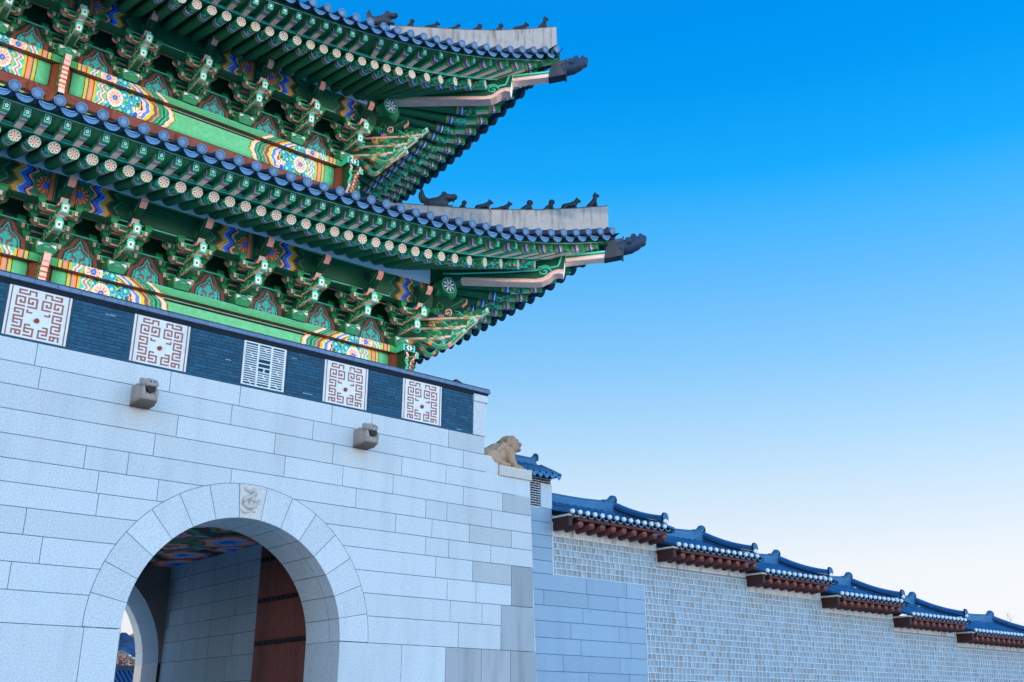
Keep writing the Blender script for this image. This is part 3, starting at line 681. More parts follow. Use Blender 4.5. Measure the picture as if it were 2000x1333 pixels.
# ---- eave tables: x along the front, height of ...
def tier_tables(up):
    if not up:
        zt = [(3, 10.81), (5, 10.84), (7.2, 10.85), (8, 10.88), (9.14, 10.916), (11.92, 11.063), (12.72, 11.141), (13.52, 11.246), (14.29, 11.348), (15.09, 11.493), (15.88, 11.68), (16.68, 11.906), (17.45, 12.145), (17.85, 12.268), (18.3, 12.4)]
        zf = [(3.67, 10.385), (7, 10.412), (10.17, 10.489), (11.6, 10.554), (12.66, 10.629), (13.42, 10.706), (14.24, 10.813), (14.7, 10.894), (15.19, 10.987), (15.72, 11.099), (16.25, 11.221), (17, 11.42)]
        zb = [(3.3, 10.535), (7, 10.582), (9.08, 10.62), (10.88, 10.713), (11.95, 10.80), (12.68, 10.857), (13.54, 10.966), (14.03, 11.052), (14.55, 11.122), (15.12, 11.216), (15.73, 11.346), (16.35, 11.477), (17.01, 11.661), (17.57, 11.831), (18.07, 11.986)]
        ye = lambda x: 18.156-.528*(abs(x)/17.28)**4
        return dict(Xc=13.94, Yc=21.75, zt=zt, zf=zf, zb=zb, ye=ye, tip=18.19, dz=0.0, rf=.994, bf=.27, pitch=.3617, fan=[13.42, 13.81, 14.24, 14.70, 15.19, 15.72, 16.25], reg=13.04,
                    bx=[13.1, 13.54, 14.03, 14.55, 15.10, 15.66, 16.2, 16.72, 17.24, 17.70], breg=12.68)
    zt = [(4, 16.1), (7, 16.17), (9.56, 16.281), (10.68, 16.409), (11.47, 16.5), (12.27, 16.65), (13.06, 16.826), (13.85, 17.035), (14.7, 17.28), (15.43, 17.527), (16.24, 17.842), (16.99, 18.156), (17.5, 18.37)]
    zf = [(5, 15.63), (7.05, 15.657), (8.14, 15.703), (9.28, 15.808), (10.38, 15.922), (11.44, 16.034), (12.18, 16.132), (12.98, 16.266), (13.45, 16.368), (13.88, 16.468), (14.35, 16.592), (14.82, 16.728), (15.34, 16.892), (16.2, 17.17)]
    zb = [(5, 15.78), (8.17, 15.861), (9.27, 15.98), (10.37, 16.094), (11.12, 16.195), (12, 16.347), (12.87, 16.523), (13.9, 16.768), (14.97, 17.077), (15.53, 17.279), (16.1, 17.481), (16.66, 17.684), (17.17, 17.881)]
    ye = lambda x: 19.10-.5*(abs(x)/17)**4
    return dict(Xc=12.68, Yc=23.0, zt=zt, zf=zf, zb=zb, ye=ye, tip=17.26, dz=5.69, rf=1.0, bf=.26, pitch=.367, fan=[12.98, 13.45, 13.88, 14.35, 14.82, 15.34], reg=12.58,
                bx=[11.57, 12.0, 12.42, 12.87, 13.38, 13.9, 14.42, 14.97, 15.53, 16.05, 16.5, 16.80], breg=11.12)
def rafter(a, b, r=.122):
    # a inner end, b outer end (axis points); painted towards the outer end
    a = Vector(a); b = Vector(b); d = (b-a).normalized(); Lr = (b-a).length; mb = MB()
    cuts = [0, max(.05, Lr-.62), Lr-.60, Lr-.58, Lr-.52, Lr-.44, Lr-.41, Lr-.36, Lr-.31, Lr-.26, Lr-.21, Lr-.16, Lr-.1, Lr-.035, Lr]
    def busy(j, n):
        q = random.random(); return GRN2 if q < .4 else (TEAL if q < .62 else (GRN if q < .85 else (MINT if q < .93 else mixc(PINK, RBRN, .3))))
    def busyp(j, n):
        return mixc(PINK, MAUV, .3) if (j in (9, 10, 11)) and random.random() < .75 else busy(j, n)
    g_ = jit((.012, .12, .05, 1), .15)
    cols = [g_, BLK, LGRN, GOLD, BLU, WHT, busy, busy, busyp, busyp, busyp, busy, busy, mixc(GRN2, TEAL, .5)]
    mb.tube([a+d*c for c in cuts], [r]*len(cuts), 16, cols, False)
    u = Vector((0, 0, 1)); sx = d.cross(u).normalized(); uu = sx.cross(d); o = b
    mb.disc(o, sx, uu, r, 28, 1, lambda q, s_: GRN2)
    mb.disc(o+d*.004, sx, uu, r*.93, 42, 6, lambda q, s_: flower(q, s_))
    return mb
def fly(a, b, wd=.125, hh=.165):
    a = Vector(a); b = Vector(b); d = (b-a).normalized(); Lr = (b-a).length; mb = MB(); u = Vector((0, 0, 1)); sx = d.cross(u).normalized(); uu = sx.cross(d)
    G2 = jit((.02, .19, .085, 1), .12); Pk = mixc(PINK, (.9, .75, .6, 1), .3)
    cuts = [(0, Lr-.36, (Pk, G2)), (Lr-.36, Lr-.33, (GRN2, GRN2)), (Lr-.33, Lr-.27, (GOLD, GOLD)), (Lr-.27, Lr-.21, (BLU, BLU)), (Lr-.21, Lr-.19, (WHT, WHT)), (Lr-.19, Lr-.15, (PINK, PINK)), (Lr-.15, Lr-.05, (GRN2, GRN2)), (Lr-.05, Lr, (MINT, GRN2))]
    for c0, c1, (cb, cs) in cuts:
        P = []
        for q in (-.5, .5):
            for e, s_ in ((c0, -.5), (c0, .5), (c1, .5), (c1, -.5)): P.append(a+d*e+sx*wd*s_+uu*hh*q)
        mb.hexa(P, [cb, cs, cs, cs, cs, cs])
    if Lr > .5: mb.bar(a+sx*(wd/2+.003)-uu*hh*.25, a+d*(Lr-.37)+sx*(wd/2+.003)-uu*hh*.25, .004, .03, MINT); mb.bar(a-sx*(wd/2+.003)-uu*hh*.25, a+d*(Lr-.37)-sx*(wd/2+.003)-uu*hh*.25, .004, .03, MINT)
    o = b+d*.003
    def sq(k, c, off): mb.poly([o+d*off-sx*wd*k-uu*hh*k, o+d*off+sx*wd*k-uu*hh*k, o+d*off+sx*wd*k+uu*hh*k, o+d*off-sx*wd*k+uu*hh*k], c)
    sq(.49, MINT, 0); sq(.34, (.01, .03, .06, 1), .003)
    for k in range(5):
        t = 2*math.pi*k/5+.3; cc = o+d*.006+(sx*math.cos(t)*wd+uu*math.sin(t)*hh)*.17
        mb.disc(cc, sx, uu, wd*.13, 6, 1, lambda q, s_: WHT)
    return mb
def make_roof(up, x_from, x_from_fly, side_n):
    T = tier_tables(up); Xc, Yc, ye, dz = T['Xc'], T['Yc'], T['ye'], T['dz']; yp = Yc-.9
    ZIN = 10.9+dz if not up else 16.18
    zf0 = T['zf'][1][1]
    origin = (Xc, Yc, 11+dz)
    roof = MB()
    ztm = terp(T['zt'], 5)
    def zr(x, v):       # roof deck height at distance v in from the eave
        wq = min(1, v/4.2); wq = wq*wq*(3-2*wq); return (terp(T['zt'], x)*(1-wq)+ztm*wq)+.36*v+.02*v*v
    # deck, rows of half-round tiles and the eave end tiles
    xs0 = -1.0; vmax = 4.3
    tp = .3945; xt = T['tip']-.31
    def deckp(x, v, side):
        y = ye(x)+v; p = (x, y, zr(x, v)-.10)
        return mir(p) if side else p
    for side in (0, 1):
        xa = xs0 if not side else 8.2; nx = 70
        for i in range(nx):
            x0_ = xa+(T['tip']-xa)*i/nx; x1_ = xa+(T['tip']-xa)*(i+1)/nx
            def vm(x): return max(.02, min(vmax, DIAG-x-ye(x)))
            for j in range(10):
                q = []
                for (x, jj) in ((x0_, j), (x1_, j), (x1_, j+1), (x0_, j+1)): q.append(deckp(x, vm(x)*jj/10, side))
                if side: q = q[::-1]
                roof.poly(q, jit(TILD, .2))
    rows = MB(); ends = MB()
    k = 0
    while True:
        x = xt-tp*k; k += 1
        if x < xs0: break
        for side in (0, 1):
            if side and x < 8.4: continue
            vv = max(.12, min(vmax, DIAG-x-ye(x)-.05)); n = 8
            c = jit(TILC, .1)
            P = [(x, ye(x)+vv*i/n, zr(x, vv*i/n)-.04) for i in range(n+1)]
            if side: P = [mir(p) for p in P]
            rows.tube(P, .105, 8, [jit(TILD, .18) for _ in range(n)], False, True, arc=(0, math.pi) )
            a = Vector(P[0]); d = Vector((0, -1, 0)) if not side else Vector((1, 0, 0)); sx = d.cross(Vector((0, 0, 1))); zz = Vector((0, 0, 1))
            a = a+d*.06; ends.tube([a-d*.22, a+d*.02], .110, 16, jit(TILD, .1), False)
            dd = (d-zz*.35).normalized(); uu = (zz+d*.35).normalized()
            ends.disc(a+d*.022, sx, uu, .110, 18, 5, lambda q, r_, c=c: (jit(c, .1) if r_ > .85 else (mixc(c, TILD, .45) if r_ > .66 else (jit(mixc(c, WHT, .12), .14) if (r_ < .3 or (q*6 % 1) < .55) else mixc(c, TILD, .2)))))
            # hanging crescent drip tile between this row and the next one in
            xm = x-tp/2; b = Vector((xm, ye(xm)-.0, terp(T['zt'], xm)-.10))
            if side: b = Vector(mir(b))
            c2 = jit(TILC, .1); nn = 10
            for i in range(nn):
                s0 = -1+2*i/nn; s1 = s0+2/nn; w2 = tp*.46
                top = lambda s_: b+sx*w2*s_+zz*(.05*s_*s_-.02)
                bot = lambda s_: b+sx*w2*s_+zz*(.05*s_*s_-.02-.165*math.sqrt(max(.03, 1-abs(s_)**2.4)))+d*.05
                mid = lambda s_, t: top(s_)*(1-t)+bot(s_)*t
                for t0, t1, cc in ((0, .22, mixc(c2, WHT, .1)), (.22, .34, TILD), (.34, .62, c2), (.62, .72, mixc(c2, TILD, .5)), (.72, 1, mixc(c2, WHT, .06))):
                    ends.poly([mid(s0, t0), mid(s0, t1), mid(s1, t1), mid(s1, t0)], cc)
                ends.poly([bot(s0), bot(s0)-d*.05, bot(s1)-d*.05, bot(s1)], TILD)
                ends.poly([top(s0), top(s1), top(s1)-d*.4+zz*.1, top(s0)-d*.4+zz*.1], TILD)
    ro = roof.build('roof', TILE, pav, origin)
    ro['label'] = 'upper curved tiled roof with its painted rafters' if up else 'lower curved tiled roof with its painted rafters'
    rows.build('tile_rows', TILE, ro, origin); ends.build('eave_tiles', TILE, ro, origin)
    # soffit boards, fascia boards along the eave
    sof = MB(); fas = MB()
    def P3(x, y, z, side): return mir((x, y, z)) if side else (x, y, z)
    yr = lambda x: ye(x)+T['rf']; yb = lambda x: ye(x)+T['bf']
    for side in (0, 1):
        xa = xs0 if not side else 8.2; nx = 110; xE = T['tip']-.15
        def strip(mb, fa, fb, col, xe=xE, flip=False):
            for i in range(nx):
                x0_ = xa+(xe-xa)*i/nx; x1_ = xa+(xe-xa)*(i+1)/nx
                q = [P3(*fa(x0_), side), P3(*fa(x1_), side), P3(*fb(x1_), side), P3(*fb(x0_), side)]
                if side != flip: q = q[::-1]
                mb.poly(q, col(i) if callable(col) else col)
        clampd = lambda x, y: min(y, DIAG-x)
        xr = T['fan'][-1]+.55
        lift = lambda x: max(0, terp(T['zf'], x)-zf0)*.75
        # green ceiling above rafters
        strip(sof, lambda x: (x, clampd(x, yr(x)), terp(T['zf'], x)+.15), lambda x: (x, clampd(x, yp+.4), ZIN+.22+lift(x)), (.012, .10, .045, 1), T['tip']-1.1)
        # ceiling between the flying rafters, with painted arcs
        strip(sof, lambda x: (x, clampd(x, yb(x)-.03), terp(T['zb'], x)+.10), lambda x: (x, clampd(x, yr(x)+.08), terp(T['zf'], x)+.30), lambda i: (GRN if i % 2 else (.02, .16, .06, 1)), xE)
        # fascia on the rafter ends (line 2) and on the flying rafters (line 1)
        for (yf, zt_, z0, hh, dep, xe, hl) in ((lambda x: yr(x)+.0, T['zf'], .145, .085, .07, T['tip']-1.15, MINT), (yb, T['zb'], .095, .10, .06, xE, WHT)):
            cf = mixc(GRN2, TEAL, .55) if hl == MINT else GRN
            strip(fas, lambda x: (x, yf(x)-.02, terp(zt_, x)+z0), lambda x: (x, yf(x)-.02, terp(zt_, x)+z0+hh), cf, xe)
            strip(fas, lambda x: (x, yf(x)-.026, terp(zt_, x)+z0), lambda x: (x, yf(x)-.026, terp(zt_, x)+z0+.02), mixc(MINT, hl, .5), xe)
            strip(fas, lambda x: (x, yf(x)+dep, terp(zt_, x)+z0), lambda x: (x, yf(x)-.02, terp(zt_, x)+z0), GRN, xe)
        # dark red batten with the tile bed
        strip(fas, lambda x: (x, ye(x)+.15, terp(T['zb'], x)+.19), lambda x: (x, ye(x)+.05, terp(T['zt'], x)-.05), (.07, .015, .012, 1), xE)
        # white plaster between purlin and rafters
        ys = yp; xw = Xc+.47
        strip(sof, lambda x: (x, min(ys, DIAG-x-.02), ZIN-.15+lift(x)*.22), lambda x: (x, min(ys, DIAG-x-.02), ZIN+.20+lift(x)*1.0), lin(176, 190, 206), xw)
    sof.build('soffit', PAINT, ro, origin); fas.build('fascia', PAINT, ro, origin)
    # rafters and flying rafters, each its own
    xl = []
    x = T['reg']
    while x > x_from: xl.append((x, x)); x -= T['pitch']
    far = MB()      # the run beyond the left edge of the frame, in one piece
    while x > -.8:
        zo = terp(T['zf'], x); far.join(rafter((x, yp+.25, ZIN+.07), (x, yr(x), zo))); x -= T['pitch']
    far.build('rafter', PAINT, ro, origin)['kind'] = 'stuff'
    for xf in T['fan']: xl.append((xf, T['reg']+(xf-T['reg'])*.40))
    for side in (0, 1):
        L_ = xl if not side else [q for q in xl if q[0] >= T['reg']-.01-T['pitch']*side_n]
        for xo, xi in L_:
            zo = terp(T['zf'], xo); zi = ZIN+max(0, zo-zf0)*.62
            b = Vector((xo, yr(xo), zo)); a = Vector((xi, yp, zi)); d = (a-b).normalized(); a2 = a+d*.25
            if a2.x+a2.y > DIAG-.05: a2 = a
            if side: a2, b = mir(a2), mir(b)
            rafter(a2, b).build('rafter', PAINT, ro, origin)
    bl = []; x = T['breg']
    while x > x_from_fly: bl.append((x, x)); x -= T['pitch']
    far = MB()
    while x > -.8:
        far.join(fly((x, yr(x)+.12, terp(T['zf'], x)+.245), (x, yb(x), terp(T['zb'], x)))); x -= T['pitch']
    far.build('flying_rafter', PAINT, ro, origin)['kind'] = 'stuff'
    for xf in T['bx']: bl.append((xf, T['reg']+(xf-T['reg'])*.78))
    for side in (0, 1):
        L_ = bl if not side else [q for q in bl if q[0] >= T['breg']-.01-T['pitch']*(side_n-2)]
        for xo, xi in L_:
            yo = yb(xo); yi = yr(xi)+.12
            b = Vector((xo, yo, terp(T['zb'], xo))); a = Vector((xi, yi, terp(T['zf'], xi)+.245))
            if b.x+b.y > DIAG-.10: continue
            if a.x+a.y > DIAG-.1: a = Vector((DIAG-.1-a.y, a.y, a.z))
            if side: a, b = mir(a), mir(b)
            fly(a, b).build('flying_rafter', PAINT, ro, origin)
    # hip beams in the diagonal plane
    ox = (-1.0 if up else 0); D2 = 1/math.sqrt(2)
    def DP(x, z, off=0): x += ox; return Vector((x+off*D2, DIAG-x+off*D2, z+dz))     # off: sideways from the hip plane
    hb = MB()
    def dprism(mb, prof, half, ccap, cedge):
        A = [DP(x, z, -half) for x, z in prof]; B = [DP(x, z, half) for x, z in prof]; n = len(prof)
        mb.raw(A, [tuple(reversed(range(n)))], ccap); mb.raw(B, [tuple(range(n))], ccap)
        for i in range(n):
            j = (i+1) % n; mb.raw([A[i], B[i], B[j], A[j]], [(3, 2, 1, 0)], cedge[i] if isinstance(cedge, list) else cedge)
    pk = mixc(PINK, (.9, .75, .6, 1), .25)
    inx = -.45 if up else 0
    prof = [(14.3+inx, 10.95), (15.19+inx, 10.99), (16.0, 10.91), (16.54, 10.86), (16.71, 10.865), (16.83, 10.945), (16.93, 11.065), (17.015, 11.10), (17.11, 11.07), (17.16, 11.60), (17.09, 11.60), (17.02, 11.62), (16.3, 11.62), (14.3+inx, 11.55)]
    edc = [GRN, pk, pk, pk, pk, pk, pk, pk, WHT, GRN, GRN, GRN, GRN, GRN]
    dprism(hb, prof, .17, (.01, .08, .035, 1), edc)
    # painted flanks: pink lower band, mint line with a spiral
    for sgn in (-1, 1):
        q = .174*sgn
        low = prof[1:9]; upb = [(15.22+inx, 11.085), (16.0, 11.01), (16.61, 10.962), (16.746, 11.0), (16.847, 11.112), (16.932, 11.184), (17.02, 11.215), (17.118, 11.21)]
        for i in range(7):
            Q = [DP(*low[i], q), DP(*low[i+1], q), DP(*upb[i+1], q), DP(*upb[i], q)]
            hb.poly(Q if sgn < 0 else Q[::-1], pk)
            Q = [DP(low[i][0], low[i][1]+.03, q*1.012), DP(low[i+1][0], low[i+1][1]+.03, q*1.012), DP(low[i+1][0], low[i+1][1]+.05, q*1.012), DP(low[i][0], low[i][1]+.05, q*1.012)]
            hb.poly(Q if sgn < 0 else Q[::-1], mixc(pk, WHT, .5))
        gl = [(14.85+inx, 11.21), (15.05+inx, 11.195), (16.0, 11.185), (16.64, 11.21), (16.66, 11.295), (16.78, 11.33), (16.88, 11.265), (17.02, 11.31), (17.09, 11.60)]
        hb.tube([DP(x, z, q) for x, z in gl], .028, 6, MINT); hb.tube([DP(x, z-.045, q) for x, z in gl[:4]], .014, 6, BLK)
        hb.tube([DP(16.76+.13*math.cos(a*.45)*(1-a*.045), 11.16+.13*math.sin(a*.45)*(1-a*.045), q) for a in range(20)], .022, 6, MINT)
    hb.build('hip_beam', PAINT, ro, origin)
    sb = MB()
    prof = [(16.6, 11.42), (17.16, 11.415), (17.92, 11.50), (17.92, 11.73), (17.09, 11.66), (16.6, 11.66)]
    dprism(sb, prof, .13, (.02, .14, .06, 1), [pk, pk, MINT, GRN, GRN, GRN])
    for sgn in (-1, 1):
        q = .134*sgn; Q = [DP(17.16, 11.43, q), DP(17.9, 11.51, q), DP(17.9, 11.63, q), DP(17.16, 11.54, q)]; sb.poly(Q if sgn < 0 else Q[::-1], pk)
        Q = [DP(17.16, 11.475, q*1.01), DP(17.9, 11.56, q*1.01), DP(17.9, 11.58, q*1.01), DP(17.16, 11.50, q*1.01)]; sb.poly(Q if sgn < 0 else Q[::-1], mixc(pk, WHT, .6))
        Q = [DP(17.1, 11.585, q), DP(17.9, 11.67, q), DP(17.9, 11.72, q), DP(17.1, 11.635, q)]; sb.poly(Q if sgn < 0 else Q[::-1], MINT)
    sb.build('hip_beam_tip', PAINT, ro, origin)
    # lead coloured shoe and dragon head cap at the very corner
    sh = MB(); dprism(sh, [(17.88, 11.48), (18.21, 11.56), (18.23, 12.06), (18.0, 12.0), (17.92, 11.80)], .16, lin(70, 66, 66), lin(24, 36, 52)); dprism(sh, [(18.212, 11.53), (18.24, 11.54), (18.258, 12.09), (18.232, 12.09)], .20, lin(40, 56, 76), lin(40, 56, 76))
    sh.build('corner_shoe', IRON, ro, origin)
    tz = MB(); DKT = lin(34, 56, 84)
    tz.limb([DP(18.2, 11.83), DP(18.36, 11.87), DP(18.48, 11.94), DP(18.58, 12.03)], [.21, .205, .18, .145], DKT, 14); tz.ball(DP(18.62, 12.09), .10, DKT); tz.ball(DP(18.61, 11.95), .09, DKT)
    for o_ in (-.11, .11): tz.ball(DP(18.44, 12.11, o_), .085, DKT); tz.ball(DP(18.57, 12.16, o_*.7), .055, DKT); tz.ball(DP(18.34, 11.95, o_*1.7), .11, DKT)
    tz.build('dragon_cap', TILE, ro, origin, remesh=.02, col=DKT)
    # plastered hip ridge wall
    hr = MB()
    if up: top = [(13.6, 19.24), (13.88, 19.185), (14.46, 19.076), (14.92, 18.984), (15.42, 18.90), (15.86, 18.847), (16.31, 18.832), (16.77, 18.842), (17.053, 18.85)]
    else: top = [(13.6, 13.42), (14.44, 13.26), (15.175, 13.13), (15.6, 13.061), (16.0, 13.022), (16.44, 12.986), (16.865, 12.971), (17.28, 12.97), (17.69, 12.99), (17.976, 13.0)]
    ox_, dz_ = ox, dz; ox = 0; dz = 0
    nb = 10
    n = len(top)
    bot = [(x, z-.62-(.0 if i else 0)) for i, (x, z) in enumerate(top)][::-1]
    for i in range(n-1):
        (xa_, za_), (xb_, zb_) = top[i], top[i+1]; dprism(hr, [(xa_, za_-.85), (xb_, zb_-.60 if i == n-2 else zb_-.85), (xb_, zb_), (xa_, za_)], .19, lin(170, 168, 166), [TILD, lin(165, 163, 160), lin(140, 145, 150), lin(165, 163, 160)])
        dprism(hr, [(xa_, za_), (xb_, zb_), (xb_, zb_+.018), (xa_, za_+.018)], .2, lin(90, 96, 104), lin(90, 96, 104))
    hr.build('hip_ridge', DIRTY, ro, origin)
    return T, ro, DP, top
def storey(up):
    T = tier_tables(up); Xc, Yc = T['Xc'], T['Yc']; zpl = 9.147 if not up else 14.709; pbz = zpl-.18; cb1 = pbz-.005
    sp = (Xc-5.05)/6 if not up else (Xc-5.07)/5; x0 = 5.05 if not up else 5.07; cy = 25.7
    cbh = .6
    # columns
    for (x, y) in ((-x0, Yc), (x0, Yc), (Xc, Yc), (Xc, cy), (Xc, 2*cy-Yc)):
        mb = MB(); zb_ = 6.73 if not up else 11.6
        mb.tube([(x, y, zb_), (x, y, zpl-.02)], [.27, .25], 20, jit((.40, .10, .045, 1), .1)); mb.build('column', WOOD, pav, (x, y, zb_))
    # tie beams and plates with painted ends
    for (a, b, to) in ((-x0+.25, x0-.25, None), (x0+.25, Xc-.25, None), (DIAG-(cy-.25), DIAG-(Yc+.25), mir)):
        mb = MB(); plain = (.10, .42, .19, 1)
        beam_face(mb, a, b, cb1-cbh, cb1, Yc-.11, plain, to); mb.build('tie_beam', PAINT, pav, (0, Yc, cb1))
    for (a, b, to) in ((-x0, x0, None), (x0, Xc+.02, None), (DIAG-cy, DIAG-Yc+.3-.32, mir)):
        mb = MB(); beam_face(mb, a, b, pbz, zpl, Yc-.28, (.05, .3, .12, 1), to); mb.build('plate_beam', PAINT, pav, (0, Yc, zpl))
    # crossing plate nose at the corner with a white blossom
    mb = MB(); mb.box(Xc+.025, Xc+.62, Yc-.27, Yc+.1, pbz+.003, zpl-.002, [GRN, GRN2, MINT, MINT, GRN2, MINT]); mb.box(Xc-.1, Xc+.26, Yc-.62, Yc-.29, pbz+.003, zpl-.002, [GRN, GRN2, MINT, MINT, GRN2, MINT])
    fx, fy, fz = Xc+.08, Yc-.626, (pbz+zpl)/2
    mb.poly([(fx-.13, fy, fz-.07), (fx+.13, fy, fz-.07), (fx+.13, fy, fz+.07), (fx-.13, fy, fz+.07)], (.02, .03, .08, 1))
    for k in range(6):
        t = math.pi*k/3; mb.disc((fx+.07*math.cos(t), fy-.003, fz+.04*math.sin(t)), (1, 0, 0), (0, 0, 1), .026, 7, 1, lambda q, r: WHT)
    mb.build('plate_nose', PAINT, pav, (Xc, Yc, zpl))
    # board wall behind the beams, red brown rails and lattice
    mb = MB(); zl = cb1-cbh
    mb.box(-x0, Xc-.1, Yc+.12, Yc+.2, zl-2.2, zpl+1.6, DGRN); mb.box(Xc-.2, Xc-.12, Yc+.2, 2*cy-Yc, zl-2.2, zpl+1.6, DGRN); mb.build('backing_wall', PAINT, pav, (0, Yc, zl))
    mb = MB(); RB = (.36, .095, .06, 1)
    mb.box(-x0, Xc-.2, Yc-.12, Yc+.1, zl-.26, zl-.02, RB); mb.box(-x0, Xc-.2, Yc-.1, Yc+.1, zl-1.25, zl-1.02, RB)
    mb.build('rail', WOOD, pav, (0, Yc, zl))
    x = -x0+.7
    while x < Xc-.3:
        if abs(x-x0) > .35:
            mb = MB(); mb.box(x-.09, x+.09, Yc-.13, Yc+.08, zl-2.2, zl-.27, RB); mb.tube([(x, Yc-.14, zl-.34), (x, Yc-.14, zl-.1)], .09, 12, RB); mb.build('mullion', WOOD, pav, (x, Yc, zl))
        x += 1.77
    mb = MB()
    mb.box(-x0, Xc-.25, Yc+.0, Yc+.03, zl-.42, zl-.27, (.3, .6, .22, 1)); mb.box(-x0, Xc-.25, Yc+.04, Yc+.06, zl-1.0, zl-.42, (.02, .08, .02, 1))
    q = -x0
    while q < Xc-.5:
        for sgn in (-1, 1): mb.bar((q, Yc+.03, zl-1.0), (q+sgn*.5, Yc+.03, zl-.42), .02, .02, (.3, .5, .12, 1))
        q += .25
    mb.build('window_lattice', PAINT, pav, (0, Yc, zl))
    # brackets
    xs = [x0-4*sp, x0-3*sp, x0-2*sp, x0-sp]+[x0+sp*k for k in range(0, 6 if not up else 5)]
    place = [(x, Yc, 0) for x in xs]+[(Xc, Yc, 0)]+[(Xc, Yc, 1)]+[(Xc, Yc+sp*.98*k, 1) for k in (1, 2)]
    for (x, y, sd_) in place: copy_tree(PROTO, pav, (x, y, zpl), math.pi/2 if sd_ else 0)
    # corner: diagonal beaks with long leaf ends
    for lv, (tip, z0) in enumerate(((1.55, .26), (1.95, .53), (2.35, .80))):
        t = tongue_mesh(tip, z0, z0+.13).build('corner_tongue', PAINT, pav, (0, 0, 0)); t.location = Vector((Xc, Yc, zpl))-WO[pav]; t.rotation_euler = (0, 0, math.pi/4)
    hd = head_mesh()
    t = hd.build('corner_head', PAINT, pav, (0, 0, 0)); t.location = Vector((Xc, Yc, zpl+.06))-WO[pav]; t.rotation_euler = (0, 0, math.pi/4); t.scale = (1, 1.2, 1)
    for k in range(2):      # curling leaf tongues fanned round the corner
        mb = MB(); th = R((45, 80)[k]); dv = Vector((math.sin(th), -math.cos(th), 0))
        for lv in range(3):
            rr = 1.0+.30*lv+(.45 if k == 0 else 0); zz = .22+.28*lv; n_ = 14
            pts = [Vector((Xc, Yc, zpl+zz))+dv*(.4+rr*q/n_)+Vector((0, 0, .17*math.sin(q/n_*6.6+.4)+.22*(q/n_)**2-.10)) for q in range(n_+1)]
            for i in range(n_):
                hh = .15*(1-.5*i/n_); ca = mixc(PINK, (.9, .75, .6, 1), .3) if i > n_*.45 else RBRN
                mb.bar(pts[i], pts[i+1]+(pts[i+1]-pts[i])*.15, .10, hh, [ca, MINT, GRN2 if i % 5 else ORG, GRN2 if i % 5 else ORG, GRN, GRN])
                q0, q1 = pts[i]+Vector((0, 0, hh*.34)), pts[i+1]+Vector((0, 0, hh*.34)); mb.bar(q0, q1, .112, .022, MINT)
            e = pts[-1]; mb.bar(e-dv*.02, e+dv*.05+Vector((0, 0, .035)), .11, .10, mixc(MINT, WHT, .5))
        mb.build('corner_leaf', PAINT, pav, (Xc, Yc, zpl))
    mb = MB(); rnd = random.Random(5)
    for k in range(46):     # vine scrolls carved between the leaf tongues
        th = R(rnd.uniform(20, 92)); rad = rnd.uniform(.55, 1.55); zz = .15+rad*.28+rnd.uniform(-.1, .5); dv = Vector((math.sin(th), -math.cos(th), 0)); c_ = Vector((Xc, Yc, zpl+zz))+dv*rad
        r_ = rnd.uniform(.07, .13); sg = rnd.choice((-1, 1)); a0 = rnd.uniform(0, 6)
        mb.tube([c_+dv*(r_*(1-.055*a)*math.cos(a0+sg*a*.55))+Vector((0, 0, r_*(1-.055*a)*math.sin(a0+sg*a*.55))) for a in range(15)], rnd.uniform(.018, .028), 5, rnd.choice((MINT, MINT, LGRN, GRN2, GRN2, mixc(PINK, WHT, .2), ORG)))
    mb.build('corner_vine', PAINT, pav, (Xc, Yc, zpl))
    # carved boards at column heads; scrolled pair at the corner
    ik = make_ikgong()
    for (x, y, rz) in ((x0, Yc-.1, 0), (Xc, Yc, math.pi/4)):
        o = ik.build('carved_bracket_foot', PAINT, pav, (0, 0, 0)); o.location = Vector((x, y, zpl-.02))-WO[pav]; o.rotation_euler = (0, 0, rz)
        o.scale = (1, 1.25 if rz else 1, 1)
    mb = MB()
    for (dx, dy) in ((1, 0), (0, -1)):
        dv = Vector((dx, dy, 0)); b = Vector((Xc, Yc, pbz-.03))
        sp_ = lambda c, r, a0, n_: [c+dv*(r*(1-.045*i)*math.cos(a0+.5*i))+Vector((0, 0, r*(1-.045*i)*math.sin(a0+.5*i))) for i in range(n_)]
        for (u_, v_, r_) in ((.46, -.14, .12), (.50, -.40, .13), (.44, -.66, .12), (.62, -.27, .08), (.58, -.55, .08)):
            mb.tube(sp_(b+dv*u_+Vector((0, 0, v_)), r_, .4, 15), .026, 6, MINT)
        pr = [(.25, 0), (.62, 0), (.70, -.12), (.60, -.24), (.70, -.38), (.58, -.52), (.62, -.66), (.48, -.82), (.25, -.86)]
        mb.prism(pr, b, dv, (0, 0, 1), Vector((dv.y, -dv.x, 0)), -.035, .035, (.01, .07, .03, 1), [MINT, mixc(PINK, WHT, .2), mixc(PINK, WHT, .2), MINT, MINT, mixc(PINK, WHT, .2), mixc(PINK, WHT, .2), MINT, GRN])
    mb.build('corner_scroll', PAINT, pav, (Xc, Yc, zpl))
    # panels between brackets
    allx = sorted(xs+[Xc])
